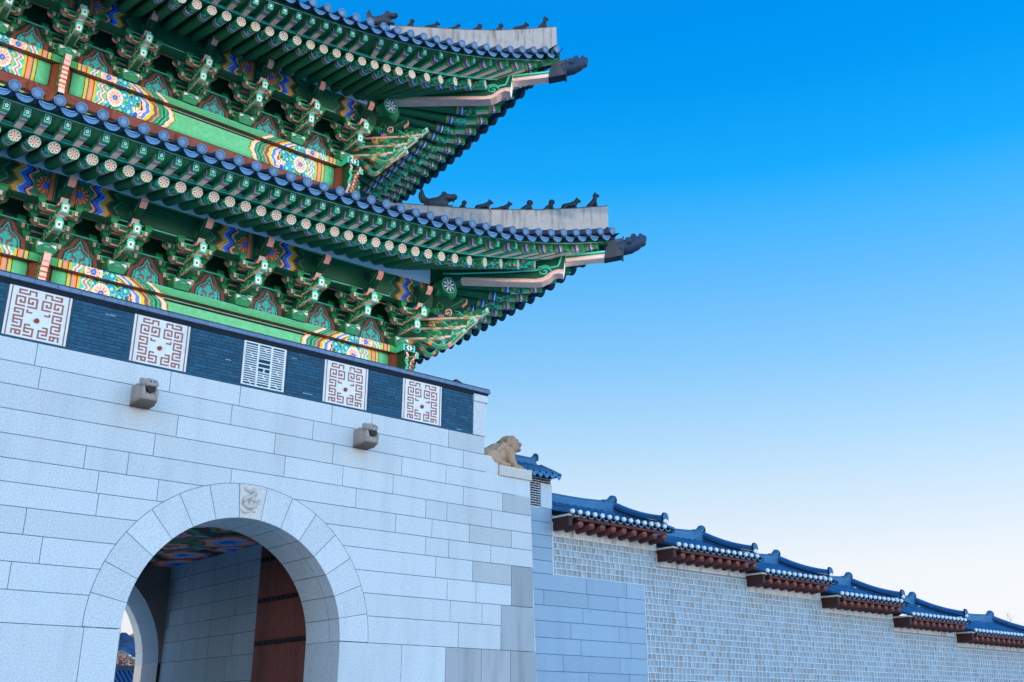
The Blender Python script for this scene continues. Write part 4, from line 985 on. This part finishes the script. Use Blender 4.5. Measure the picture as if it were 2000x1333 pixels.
    for a, b in zip(allx, allx[1:]):
        mb = MB(); wd = (b-a); mb.grid(lambda u, v: (a+wd*u, Yc-.05, zpl+.003+.78*v), 116, 62, lambda u, v: podo((u-.5)*wd, v*.78)); mb.box(a+.02, b-.02, Yc-.04, Yc+.05, zpl+.004, zpl+.78, DGRN); mb.build('flower_panel', PAINT, pav, (a, Yc, zpl))
        mb = MB(); mb.box(a+.1, b-.1, Yc-.47, Yc-.43, zpl+.98, zpl+1.2, DGRN); mb.box(a+.4, b-.4, Yc-.10, Yc-.06, zpl+.70, zpl+.73, MINT); mb.box(a+.3, b-.3, Yc-.5, Yc-.47, zpl+.985, zpl+1.005, mixc(PINK, BRN, .3)); mb.build('tie_board', PAINT, pav, (a, Yc, zpl))
    for a, b in ((Yc, Yc+sp*.98), (Yc+sp*.98, Yc+2*sp*.98)):
        mb = MB(); wd = b-a; mb.grid(lambda u, v: (Xc+.05, a+wd*u, zpl+.003+.78*v), 60, 36, lambda u, v: podo((u-.5)*wd, v*.78)); mb.build('flower_panel', PAINT, pav, (Xc, a, zpl))
    # outer purlin with painted joints
    yp = Yc-.9; z0 = zpl+.95; H = .66; js = [x0-2*3*sp if not up else x0-4*sp, x0, x0+3*sp if not up else x0+2*sp, Xc+.55]
    if up: js = [-x0, x0, x0+3*sp, Xc+.55]
    else: js = [-x0, x0, x0+3*sp, Xc+.55]
    for a, b in zip(js, js[1:]):
        mb = MB(); Lx = b-a
        def pc(u, v):
            x = u*Lx; s1 = x; s2 = Lx-x
            if b > Xc: s2 = max(.0, s2-.12)+(0 if s2 > 1.75 else 0)
            c = purl_paint(min(s1, s2), v)
            if c: return c
            if v > .90: return BLK if v < .93 else GRN2
            if v < .05: return MINT if v > .025 else BLK
            if v < .12: return BLK if v > .09 else GRN2
            return jit((.008, .075, .035, 1), .1)
        rise = lambda x: .10*max(0, (x-9)/5.4)**2
        mb.grid(lambda u, v: (a+Lx*u, yp-.04*(1-(2*v-1)**2), z0+H*v+rise(a+Lx*u)), int(Lx/.018), 36, pc)
        mb.grid(lambda u, v: (a+Lx*(1-u), yp+.3, z0+H*v+rise(a+Lx*(1-u))), 6, 1, lambda u, v: DGRN)
        mb.grid(lambda u, v: (a+Lx*u, yp+.3*(1-v), z0+rise(a+Lx*u)), 6, 1, lambda u, v: GRN)
        mb.build('purlin', PAINT, pav, (a, yp, z0))
    mb = MB(); a, b = Yc+4.5, Yc-.55+.0
    mb.grid(lambda u, v: (Xc+.9, (Yc-.5)+5*u, z0+.1*max(0, 1-u*2)+H*v), 150, 20, lambda u, v: purl_paint(abs(u*5-.4) if u < .3 else 9, v) or jit((.008, .075, .035, 1), .1)); mb.build('purlin', PAINT, pav, (Xc+.9, Yc, z0))
    # round purlin end with a white blossom, facing front, and its twin facing the side
    for to in (0, 1):
        mb = MB(); o = Vector((14.80, 20.53, 10.83)) if not up else Vector((13.52, 21.78, 16.43))
        if to: o = Vector(mir(o))
        d = Vector((0, -1, 0)) if not to else Vector((1, 0, 0)); sx = d.cross(Vector((0, 0, 1)))
        mb.tube([o-d*.6, o], .235, 24, GRN2, False)
        def bl(q, r):
            if r > .80: return MINT if r < .93 else GRN2
            if r > .74: return BLK
            k = abs(((q*8) % 1)-.5)*2; return WHT if k < .42 and .1 < r < .70 else (.015, .03, .08, 1)
        mb.disc(o+d*.002, sx, (0, 0, 1), .235, 64, 10, bl); mb.build('purlin_end', PAINT, pav, o)
# bracket prototype with its sub-parts (made once, then copied)
PROTO = make_bracket().build('bracket', PAINT, pav, (0, 0, 0))
for nm, mb in (('tongue', tongue_mesh(1.08, .30, .42)), ('tongue', tongue_mesh(1.36, .57, .68)), ('bracket_head', head_mesh())): mb.build(nm, PAINT, PROTO, (0, 0, 0))
storey(False); storey(True)
def kill(o):
    for c in list(o.children): kill(c)
    bpy.data.objects.remove(o)
kill(PROTO)
make_roof(False, 2.7, 2.7, 4); make_roof(True, 5.6, 7.0, 7)
# ------------------------------------------------------------------ ROOF FIGURES on the hip ridges
FIGC = lin(30, 38, 50)
def fig_mesh(kind):
    # small seated clay beast, about .3 m, facing +x (down the ridge)
    m = MB(); c = FIGC
    if kind == 0:      # upright sitter with long back
        m.limb([(-.14, 0, .03), (-.05, 0, .10), (.03, 0, .2), (.05, 0, .28)], [.045, .07, .06, .045], c); m.ball((.06, 0, .33), (.06, .05, .055), c); m.ball((.115, 0, .32), (.035, .03, .028), c); m.limb([(.05, .03, .2), (.09, .03, .03)], [.035, .028], c, 8); m.limb([(.05, -.03, .2), (.09, -.03, .03)], [.035, .028], c, 8); m.limb([(-.14, 0, .04), (-.2, 0, .03)], [.03, .015], c, 6)
        for s_ in (-.03, .03): m.ball((.045, s_, .385), (.016, .012, .03), c)
    elif kind == 1:    # standing hunched beast with head up
        m.limb([(-.12, 0, .12), (0, 0, .15), (.09, 0, .2)], [.06, .06, .055], c); m.ball((.13, 0, .25), (.06, .05, .05), c); m.ball((.18, 0, .24), (.03, .03, .028), c)
        for x, s_ in ((-.13, .035), (-.13, -.035), (.08, .035), (.08, -.035)): m.limb([(x, s_, .12), (x+(.03 if x > 0 else -.02), s_, .02)], [.035, .026], c, 8)
        for s_ in (-.03, .03): m.ball((.11, s_, .30), (.015, .012, .028), c)
        m.limb([(-.16, 0, .14), (-.2, 0, .08)], [.025, .015], c, 6)
    elif kind == 2:    # round headed squatting monk-like beast
        m.limb([(-.09, 0, .05), (-.02, 0, .12), (.03, 0, .17)], [.07, .065, .05], c); m.ball((.05, 0, .24), (.07, .065, .065), c); m.limb([(.04, .03, .15), (.1, .03, .03)], [.032, .03], c, 8); m.limb([(.04, -.03, .15), (.1, -.03, .03)], [.032, .03], c, 8); m.limb([(-.1, 0, .05), (-.14, 0, .02)], [.04, .02], c, 6)
    return m
FIGS = []
for k in range(3):
    o = fig_mesh(k).build('roof_figure', TILE, None, (0, 0, 0), remesh=.014, col=FIGC); FIGS.append(o)
def ridge_thing(src, x, z, label, sc=1, grp=None, rz=-45, cat='roof figure'):
    o = src.copy(); C.objects.link(o); o.location = (x, DIAG-x, z); o.rotation_euler = (0, 0, R(rz)); o.scale = (sc,)*3
    tag(o, label, cat, grp); return o
G1 = 'clay beasts along the lower hip ridge'; G2 = 'clay beasts along the upper hip ridge'
low = [(15.175, 13.125, 2, .82, 'round headed clay beast nearest the dragon head on the lower hip ridge'), (15.595, 13.075, 1, .95, 'four legged clay beast with head raised, second from the lower dragon head'), (15.995, 13.035, 1, .8, 'small hunched clay beast beside the dark block on the lower hip ridge'),
       (16.444, 13.0, 2, 1.0, 'leaning round headed clay beast in the middle of the lower hip ridge'), (16.865, 12.985, 2, .95, 'squat round headed clay beast, third from the end of the lower hip ridge'), (17.277, 12.985, 1, 1.0, 'horned clay beast on four legs, second from the end of the lower hip ridge'), (17.694, 13.003, 0, .98, 'tall upright clay beast at the very end of the lower hip ridge')]
upp = [(13.998, 19.215, 2, .72, 'round headed clay beast nearest the dragon head on the upper hip ridge'), (14.461, 19.09, 1, .75, 'low clay beast second from the upper dragon head'), (14.922, 18.997, 1, .65, 'smallest clay beast, crouching low on the upper hip ridge'), (15.422, 18.913, 2, .78, 'leaning round headed clay beast in the middle of the upper hip ridge'),
       (15.863, 18.86, 2, .76, 'squat clay beast, third from the end of the upper hip ridge'), (16.314, 18.845, 1, .8, 'clay beast with cocked head, second from the end of the upper hip ridge'), (16.769, 18.855, 0, .84, 'tall upright clay beast at the very end of the upper hip ridge')]
for L_, G_ in ((low, G1), (upp, G2)):
    for i, (x, z, k, sc, lab) in enumerate(L_): ridge_thing(FIGS[k], x, z-.01, lab, sc*(1.34 if G_ == G1 else 1.55), G_, -45+(-18, 12, 0, 25, -10, 8, -4)[i])
# dragon heads
m = MB(); c = FIGC
m.ball((.0, 0, .14), (.26, .13, .14), c); m.ball((.18, 0, .25), (.2, .12, .09), c, Matrix.Rotation(R(-8), 3, 'Y')); m.ball((.36, 0, .28), (.08, .09, .06), c); m.ball((.2, 0, .06), (.18, .09, .05), c, Matrix.Rotation(R(14), 3, 'Y'))
for s_ in (-.07, .07): m.ball((.17, s_, .33), (.06, .045, .05), c); m.limb([(.34, s_*.8, .24), (.35, s_*.8, .16)], [.022, .008], c, 6); m.limb([(.33, s_*.8, .06), (.345, s_*.8, .12)], [.018, .006], c, 6); m.ball((.1, s_*1.3, .2), (.08, .04, .07), c)
for k in range(9):      # swept back mane fan
    t = k/8; m.limb([(-.05-.04*t, 0, .12+.05*t), (-.2-.06*t, 0, .22+.06*t), (-.30-.05*math.sin(t*3), 0, .20+.27*t)], [.06, .05, .03], c, 8)
DRG = m.build('dragon_head', TILE, None, (0, 0, 0), remesh=.016, col=lin(48, 58, 70))
ridge_thing(DRG, 14.66, 13.20, 'grey clay dragon head with open jaws and swept mane on the lower hip ridge', 1.35, None, -45, 'dragon head')
ridge_thing(DRG, 13.36, 19.40, 'grey clay dragon head with open jaws half hidden by tiles on the upper hip ridge', 1.2, None, -45, 'dragon head')
for o in FIGS+[DRG]: bpy.data.objects.remove(o)
m = MB(); m.box(-.09, .09, -.07, .07, 0, .11, lin(36, 44, 56)); m.box(-.1, .1, -.08, .08, .09, .115, lin(36, 44, 56))
o = m.build('ridge_block', TILE); o.location = (15.814, DIAG-15.814, 13.045); o.rotation_euler = (0, 0, R(-45)); tag(o, 'short dark block on the lower hip ridge between two clay beasts', 'block')
# ------------------------------------------------------------------ PALACE WALL stepping down to the right
WY = 21.0
pw = empty('palace_wall', (28, WY, GZ), 'long palace wall of square pale bricks under stepped blue grey tiled roofs', 'wall')
WBL = lin(158, 174, 184)
SX = [18.77, 22.85, 26.92, 30.85, 35.16, 39.47, 45.6, 50.4, 55]
EZ = [5.30, 4.85, 4.455, 4.055, 3.66, 3.325, 2.95, 2.55]
# ashlar part
m = MB(); m.box(17.0, 18.76, WY+.02, WY+2.6, GZ, 5.44, (.06, .1, .14, 1)); m.box(18.7, 22.27, WY+.02, WY+.5, GZ, 3.69, (.06, .1, .14, 1))
zs = [5.45, 5.07, 4.72, 4.38, 4.04, 3.70, 3.28, 2.89, 2.49, 2.07, 1.66, 1.24, .8, .35, -.1, -.6, -1.1, GZ]
for k, (zt, zb) in enumerate(zip(zs, zs[1:])):
    xe = 18.77 if k < 5 else 22.28
    xs = [17.0]+(list([(18.45, 20.05, 21.2), (19.85, 21.5), (19.4, 21.2), (19.75, 21.65), (19.1, 21.2), (20.0, 21.55)][k % 6]) if k >= 5 else [])+[xe]
    for a, b in zip(xs, xs[1:]): block(m, a, b, zb, zt, jit(lin(150, 172, 190), .06), WY)
m.build('ashlar', STONE, pw)
# small square bricks set in raised mortar
rw = MB(); mo = MB()
MOR = lin(204, 212, 218)
ch = .171
for si in range(8):
    x0, x1 = SX[si], SX[si+1]; top = EZ[si]-.565
    rw.box(x0, x1, WY+.036, WY+.5, GZ, top+.3, lin(140, 160, 178)); rw.box(x0, x1, WY+.06, WY+.5, top+.3, top+.58, lin(150, 150, 150))
    nrow = int((top-GZ)/ch)
    for r in range(nrow):
        zt = 4.733-ch*round((4.733-top)/ch)-ch*r; zb = zt-ch
        a = x0
        if zb < 3.68: a = max(x0, 22.28)
        if a > x1-.05: continue
        far = x0 > 31
        mo.box(a, x1, WY-.012, WY+.034, zb-.011, zb+.011, MOR)
        x = a; first = True
        while x < x1-.04:
            wd = min(random.uniform(.165, .20)*(random.uniform(.4, 1) if first else 1), x1-x); first = False; mo.box(x-.009, x+.009, WY-.010, WY+.034, zb+.0115, zt-.0115, MOR)
            rw.poly([(x+.01, WY+.028, zb+.012), (x+wd-.01, WY+.028, zb+.012), (x+wd-.01, WY+.028, zt-.012), (x+.01, WY+.028, zt-.012)], mixc(jit(WBL, .16), lin(150, 140, 132), random.choice((0, 0, 0, .3, .6)))); x += wd
    mo.box(x0, x1, WY-.013, WY+.014, top-.012+(4.733-ch*round((4.733-top)/ch)-top), top+.012+(4.733-ch*round((4.733-top)/ch)-top), MOR)
mo.box(18.775, 18.80, WY-.013, WY+.014, 3.68, 4.74, MOR); mo.box(22.27, 22.295, WY-.013, WY+.014, GZ, 3.69, MOR)
rw.build('brick_field', STONE, pw); mo.build('mortar_grid', PLAST, pw)
m = MB()
for si in range(8): m.box(SX[si], SX[si+1], WY-.008, WY+.3, EZ[si]-.56, EZ[si]-.2, lin(205, 205, 200))
m.build('plaster_band', DIRTY, pw)
BLUE = lin(46, 98, 136); BLUD = lin(18, 48, 74); PURP = lin(96, 46, 42)
def slope_pt(x, v, ez):      # v 0 eave .. 1 ridge
    return (x, 20.28+2.12*v, ez+.60*v+.15*v*v-.05*math.sin(math.pi*v))
raf = None; cap = None
for si in range(8):
    x0, x1, ez = SX[si], SX[si+1], EZ[si]; org = (x0, WY, ez)
    xa, xb = x0+.02, x1-.32
    m = MB(); n = 9
    for i in range(n):
        m.poly([slope_pt(xa, i/n, ez-.06), slope_pt(xb, i/n, ez-.06), slope_pt(xb, (i+1)/n, ez-.06), slope_pt(xa, (i+1)/n, ez-.06)], BLUD)
        q = [slope_pt(xx, t, ez-.06) for xx, t in ((xa, i/n), (xb, i/n), (xb, (i+1)/n), (xa, (i+1)/n))]; m.poly([(p[0], 44.8-p[1], p[2]) for p in q][::-1], BLUD)
    x = xa+.14 if si else xa+.05
    cx = []
    while x < xb+.02:
        cx.append(x)
        m.tube([slope_pt(x, i/n, ez-.035) for i in range(n+1)], .075, 6, [jit(BLUE, .2) for _ in range(n)], False, True, arc=(0, math.pi))
        # crescent under each pair of rounds
        nn = 8
        for i in range(nn):
            s0, s1 = -1+2*i/nn, -1+2*(i+1)/nn; f = lambda s_, q: (x+.139+.125*s_, 20.255, ez-.045+.03*s_*s_-.065*(1-s_*s_)-q)
            m.poly([f(s0, .028), f(s1, .028), f(s1, 0), f(s0, 0)], lin(70, 130, 160)); p0, p1 = f(s0, .028), f(s1, .028); m.poly([p0, (p0[0], 20.55, p0[2]+.08), (p1[0], 20.55, p1[2]+.08), p1], BLUD)
        x += .277
    wr = m.build('wall_roof', TILE, pw, org)
    # plaster plugs closing the round tiles
    if cap is None:
        k = MB(); k.tube([(0, .03, 0), (0, -.045, 0), (0, -.075, .0)], [.066, .063, .034], 12, lin(236, 236, 232)); cap = k
    for x in cx:
        if si < 6: cap_o = cap.build('tile_plug', PLAST, wr, (0, 0, 0)) if x == cx[0] and si == 0 else C and None
        if si < 6:
            if cap_o: CAPM = cap_o.data
            else: cap_o = bpy.data.objects.new('tile_plug', CAPM); C.objects.link(cap_o); cap_o.parent = wr
            cap_o.location = Vector((x, 20.27, ez+.005))-WO[wr]; WO[cap_o] = Vector((0, 0, 0))
    # rafters and timbers
    m = MB(); m.box(x0+.35, xb+.1, 20.34, 20.42, ez-.19, ez-.09, PURP); m.box(x0+.35, xb+.1, 20.42, 21.0, ez-.12, ez-.10, lin(50, 26, 26)); m.build('eave_board', WOOD, wr, org)
    m = MB(); pr = [(20.36, ez-.36), (20.36, ez-.12), (WY, ez-.08), (WY, ez-.43), (20.62, ez-.44)]
    m.prism([(p[0]-WY, p[1]) for p in pr], (x0+.02, WY, 0), (0, 1, 0), (0, 0, 1), (1, 0, 0), 0, .14, lin(66, 32, 30), lin(58, 26, 24)); m.build('gable_board', WOOD, wr, org)
    m = MB(); m.box(x0+.0, x0+.44, 20.33, WY, ez-.105, ez-.05, lin(210, 204, 194)); m.build('plaster_fillet', PLAST, wr, org)
    x = x0+.52; 
    while x < xb+.12 and si < 7:
        m = MB(); c = jit(PURP, .15); dx = .0
        m.tube([(x, WY+.02, ez-.33), (x, 20.42, ez-.27)], [.105, .095], 14, [c, c]); o = Vector((x, 20.419, ez-.27))
        m.disc(o, (1, 0, 0), (0, 0, 1), .094, 14, 2, lambda q, r: jit(lin(132, 76, 72), .12) if r < .8 else lin(100, 54, 52)); m.build('rafter', WOOD, wr, org); x += .415
    # main ridge with its raised end, then the gable ridge running down to the eave
    zr0 = ez+.75
    m = MB(); n = 14; Lr = min(1.9, xb-x0-.4)
    for i in range(n):
        a, b = i/n, (i+1)/n
        def rz(t): return zr0+.16+.09*max(0, (t-.55)/.45)**2+.03*max(0, .2-t)
        xa_, xb_ = x0-.25+(xb-x0+.25)*a, x0-.25+(xb-x0+.25)*b
        for q in range(4):
            z0a, z1a = zr0-.10+(rz(a)-zr0+.10)*q/4, zr0-.10+(rz(a)-zr0+.10)*(q+.86)/4; z0b, z1b = zr0-.10+(rz(b)-zr0+.10)*q/4, zr0-.10+(rz(b)-zr0+.10)*(q+.86)/4
            w_ = .15-.012*q
            m.hexa([(xa_, 22.4-w_, z0a), (xb_, 22.4-w_, z0b), (xb_, 22.4+w_, z0b), (xa_, 22.4+w_, z0a), (xa_, 22.4-w_, z1a), (xb_, 22.4-w_, z1b), (xb_, 22.4+w_, z1b), (xa_, 22.4+w_, z1a)], jit(lin(48, 116, 160), .12))
        m.hexa([(xa_, 22.28, zr0-.1), (xb_, 22.28, zr0-.1), (xb_, 22.52, zr0-.1), (xa_, 22.52, zr0-.1), (xa_, 22.3, rz(a)-.02), (xb_, 22.3, rz(b)-.02), (xb_, 22.5, rz(b)-.02), (xa_, 22.5, rz(a)-.02)], BLUD)
        m.tube([(xa_, 22.4, rz(a)-.01), (xb_, 22.4, rz(b)-.01)], .10, 8, jit(BLUE, .1), False)
    m.build('ridge', TILE, wr, org)
    m = MB(); e = Vector((xb, 22.4, zr0+.31)); pr = [(.16*math.cos(t)*(.75 if math.sin(t) < 0 else 1), .19*math.sin(t)+.0) for t in [2*math.pi*i/18 for i in range(18)]]
    m.prism(pr, e, (0, 1, 0), (0, 0, 1), (1, .12, 0), -.03, .03, jit(BLUE, .1), BLUD); m.tube([e+Vector((-.45, 0, -.10)), e+Vector((-.2, 0, -.07)), e+Vector((0, 0, .06))], [.11, .12, .15], 10, BLUE, False)
    m.build('ridge_end_tile', TILE, wr, org)
    m = MB(); m.box(xb-.02, xb+.05, 22.2, 22.3, zr0-.06, zr0+.22, lin(232, 234, 236)); m.box(xb-.0, xb+.055, 22.3, 22.56, zr0-.06, zr0+.2, lin(232, 234, 236)); m.build('ridge_plaster', PLAST, wr, org)
    m = MB(); n = 12
    for i in range(n):
        a, b = .96-.93*i/n, .96-.93*(i+1)/n
        for q in range(3):
            pa, pb = Vector(slope_pt(xb, a, ez)), Vector(slope_pt(xb, b, ez)); up_ = Vector((0, 0, .045+.062*q)); up2 = up_+Vector((0, 0, .055)); w_ = .13-.015*q
            m.hexa([pa+up_+Vector((-w_, 0, 0)), pa+up_+Vector((w_, 0, 0)), pb+up_+Vector((w_, 0, 0)), pb+up_+Vector((-w_, 0, 0)), pa+up2+Vector((-w_, 0, 0)), pa+up2+Vector((w_, 0, 0)), pb+up2+Vector((w_, 0, 0)), pb+up2+Vector((-w_, 0, 0))], jit(BLUE if q != 1 else BLUD, .12))
        m.tube([pa+Vector((0, 0, .25)), pb+Vector((0, 0, .25))], .075, 8, jit(lin(46, 108, 160), .1), False)
    e = Vector(slope_pt(xb, .02, ez)); m.prism([(.12*math.cos(t), .15*math.sin(t)+.27) for t in [2*math.pi*i/16 for i in range(16)]], e, (1, 0, 0), (0, 0, 1), (0, 1, .25), -.05, .02, BLUE, BLUD)
    m.build('gable_ridge', TILE, wr, org)
    m = MB(); m.ball(e+Vector((0, -.03, .16)), (.1, .06, .06), lin(236, 238, 240)); m.box(e.x-.2, e.x-.02, e.y+.1, e.y+.22, e.z+.08, e.z+.13, lin(226, 230, 232)); m.build('gable_plaster', PLAST, wr, org)
    # verge tiles turned sideways at the gable end
    m = MB()
    for i in range(7):
        p = Vector(slope_pt(xb+.12, .04+.13*i, ez)); m.tube([p+Vector((-.2, 0, .02)), p+Vector((.26, 0, -.05))], .085, 8, jit(lin(40, 104, 150), .15), True, True, arc=(0, math.pi)); m.disc(p+Vector((.262, 0, -.06)), (0, 1, 0), (0, 0, 1), .085, 12, 2, lambda q, r: lin(64, 136, 176))
        p2 = Vector(slope_pt(xb+.12, .10+.13*i, ez)); m.bar(p2+Vector((-.1, 0, -.05)), p2+Vector((.3, 0, -.14)), .16, .03, BLUD)
    m.build('verge_tiles', TILE, wr, org)
# ------------------------------------------------------------------ BRICK TURRET beside the lion (stair enclosure with its own tiled cap)
bt = empty('stair_parapet', (18, WY, 5.44), 'short brick parapet with white mortar and blue tiled cap behind the stone lion', 'parapet')
m = MB(); m.box(16.8, 18.36, WY+.008, WY+.5, 5.44, 6.30, lin(225, 228, 230)); m.build('brick_core', PLAST, bt)
m = MB(); z = 5.47; r = 0
while z < 6.28:
    x = 17.0+(.09 if r % 2 else 0)
    while x < 18.34 or (z > 6.1 and x < 18.7):
        x1 = min(x+.165, 18.34 if z < 6.1 else 18.72)
        if x1-x > .03: m.box(x, x1, WY-.006, WY+.02, z, z+.045, jit(lin(22, 50, 70), .2))
        x += .185
    z += .066; r += 1
m.build('brick_courses', BRICK, bt)
m = MB(); m.box(18.365, 18.755, WY-.02, WY+.5, 5.45, 6.11, lin(196, 204, 210)); m.box(18.36, 18.755, WY+.01, WY+.5, 6.112, 6.3, lin(225, 228, 230)); m.build('corner_pier', STONE, bt)
m = MB()
def cs(x, v): return (x, WY-.28+.62*v, 6.36+.30*v)
m.hexa([(16.8, WY-.26, 6.30), (18.84, WY-.26, 6.30), (18.84, WY+.9, 6.30), (16.8, WY+.9, 6.30), (16.8, WY+.2, 6.62), (18.6, WY+.2, 6.62), (18.6, WY+.46, 6.62), (16.8, WY+.46, 6.62)], BLUD)
x = 16.9
while x < 18.85:
    m.tube([cs(x, 0), cs(x, .5), cs(x, 1)], .078, 8, jit(BLUE, .15), True, True, arc=(0, math.pi)); nn = 8
    for i in range(nn):
        s0, s1 = -1+2*i/nn, -1+2*(i+1)/nn; f = lambda s_, q: (x+.11+.105*s_, WY-.3, 6.345+.02*s_*s_-q*.13*(1-s_*s_)-.02)
        m.poly([f(s0, 1), f(s1, 1), f(s1, 0), f(s0, 0)], lin(46, 116, 160))
    m.disc((x, WY-.285, 6.36), (1, 0, 0), (0, 0, 1), .075, 12, 3, lambda q, r: jit(lin(40, 104, 150), .2) if r < .7 else lin(70, 140, 180)); x += .22
for i in range(3):
    p = Vector((18.86, WY-.15+.42*i, 6.36+.14*i if i < 2 else 6.5)); m.tube([p+Vector((-.3, 0, .06)), p+Vector((.08, 0, 0))], .08, 8, BLUE, True, True, arc=(0, math.pi))
m.build('tile_cap', TILE, bt)
m = MB()
for q in range(3): m.box(16.8, 18.42, WY+.2+.02*q, WY+.46-.02*q, 6.64+.052*q, 6.685+.052*q, jit(lin(40, 104, 150), .12))
m.tube([(16.8, WY+.33, 6.80), (18.3, WY+.33, 6.80), (18.44, WY+.33, 6.86)], [.08, .08, .11], 10, BLUE); m.prism([(.12*math.cos(t), .14*math.sin(t)) for t in [2*math.pi*i/14 for i in range(14)]], (18.46, WY+.33, 6.88), (0, 1, 0), (0, 0, 1), (1, 0, 0), -.02, .03, BLUE, BLUD); m.box(18.42, 18.46, WY+.22, WY+.44, 6.62, 6.78, lin(230, 232, 234))
m.build('ridge', TILE, bt)
# ------------------------------------------------------------------ BEYOND THE ARCH: corridor roof, autumn trees;  bare tree far right
cr = empty('corridor_hall', (24, 76, GZ), 'long low tiled hall seen through the arch beyond the gate', 'hall')
m = MB(); zt = 3.66
for i in range(90):
    x = 12+i*.32; m.tube([(x, 72.2, zt-1.75), (x, 73.6, zt-1.15), (x, 75.1, zt-.28)], .10, 6, jit(lin(40, 74, 116), .15), False, True, arc=(0, math.pi))
m.poly([(12, 72.2, zt-1.8), (41, 72.2, zt-1.8), (41, 75.1, zt-.33), (12, 75.1, zt-.33)], lin(14, 30, 50)); m.poly([(41, 78, zt-1.8), (12, 78, zt-1.8), (12, 75.1, zt-.33), (41, 75.1, zt-.33)], lin(14, 30, 50))
m.build('roof', TILE, cr)
m = MB(); m.box(12, 41, 74.9, 75.3, zt-.36, zt, lin(22, 40, 62)); m.build('ridge', TILE, cr)
m = MB(); m.box(12, 41, 73.2, 77, GZ, zt-1.6, lin(190, 120, 90)); m.build('wall', WOOD, cr)
def tree(x, y, h, r, lab, cols, n=2600, leaf=.22, seed=1, grp=None):
    rnd = random.Random(seed); t = empty('autumn_tree', (x, y, GZ), lab, 'tree', grp)
    tr = MB(); tr.tube([(x, y, GZ), (x+.1, y, GZ+h*.3), (x, y, GZ+h*.75)], [r*.09, r*.07, r*.03], 8, lin(70, 56, 48))
    cl = []
    for k in range(16):
        a = rnd.uniform(0, 6.28); q = rnd.uniform(.25, .8); c = Vector((x+math.cos(a)*r*q, y+math.sin(a)*r*q, GZ+h*rnd.uniform(.42, .95))); cl.append((c, r*rnd.uniform(.22, .42)))
        tr.tube([(x, y, GZ+h*rnd.uniform(.25, .6)), tuple(c)], [r*.03, r*.01], 5, lin(70, 56, 48), False)
    tr.build('trunk', BARK, t, (x, y, GZ)); m = MB()
    for k in range(n):
        c, cr_ = rnd.choice(cl); d = Vector((rnd.gauss(0, 1), rnd.gauss(0, 1), rnd.gauss(0, .8))).normalized()*cr_*rnd.random()**.4; p = c+d
        a = Vector((rnd.gauss(0, 1), rnd.gauss(0, 1), rnd.gauss(0, 1))).normalized(); b = a.orthogonal().normalized(); s_ = leaf*rnd.uniform(.6, 1.3)
        m.poly([p-a*s_, p-b*s_*.6, p+a*s_, p+b*s_*.6], jit(rnd.choice(cols), .3))
    m.build('crown', LEAF, t, (x, y, GZ))
PKT = [lin(214, 150, 128), lin(196, 120, 104), lin(222, 176, 140), lin(180, 140, 110)]; GYT = [lin(150, 150, 140), lin(120, 130, 120), lin(190, 170, 150), lin(90, 106, 104)]; TNT = [lin(200, 160, 110), lin(170, 130, 90), lin(120, 120, 80)]
GT = 'autumn trees beyond the hall'
tree(33.5, 96, 7.2, 2.4, 'rosy autumn tree at the left behind the hall roof in the arch', PKT, 3400, .2, 3, GT); tree(36.6, 97, 7.0, 2.1, 'pinkish tan autumn tree in the middle behind the hall roof', PKT+TNT, 2600, .2, 5, GT)
tree(40.6, 102, 9.3, 2.3, 'taller pale grey green tree at the right inside the arch opening', GYT, 2800, .2, 8, GT); tree(36.4, 106, 8.0, 2.4, 'tan leaved tree standing behind the rosy trees', TNT, 2400, .2, 11, GT)
# bare winter tree whose top shows over the far end of the palace wall
bx, by, bz = 127.2, 60.0, 10.9
t = empty('bare_tree', (bx, by, GZ), 'leafless tree with thin upright twigs above the far end of the palace wall', 'tree')
m = MB(); rnd = random.Random(4)
def branch(p, d, ln, r, dep):
    q = p+d*ln; m.tube([p, (p+q)/2+Vector((rnd.gauss(0, .03), rnd.gauss(0, .03), 0))*ln, q], [r, r*.8, r*.6], 5, lin(92, 84, 84), False)
    if dep == 0: return
    for k in range(3 if dep > 1 else 4):
        e = (d+Vector((rnd.gauss(0, .38), rnd.gauss(0, .38), abs(rnd.gauss(.1, .2))))).normalized(); branch(p+d*ln*rnd.uniform(.55, 1), e, ln*rnd.uniform(.5, .75), r*.55, dep-1)
for dx in (-.9, .2, 1.0): branch(Vector((bx+dx*.8, by-dx*.4, GZ+5)), Vector((dx*.05, 0, 1)).normalized(), 3.7, .09, 4)
m.tube([(bx, by, GZ), (bx, by, GZ+3.5), (bx, by, GZ+6)], [.3, .22, .12], 8, lin(80, 72, 70)); 
for dx in (-.9, .2, 1.0): m.tube([(bx, by, GZ+3), (bx+dx*.8, by-dx*.4, GZ+5.1)], [.15, .09], 6, lin(80, 72, 70))
m.build('trunk', BARK, t, (bx, by, GZ))
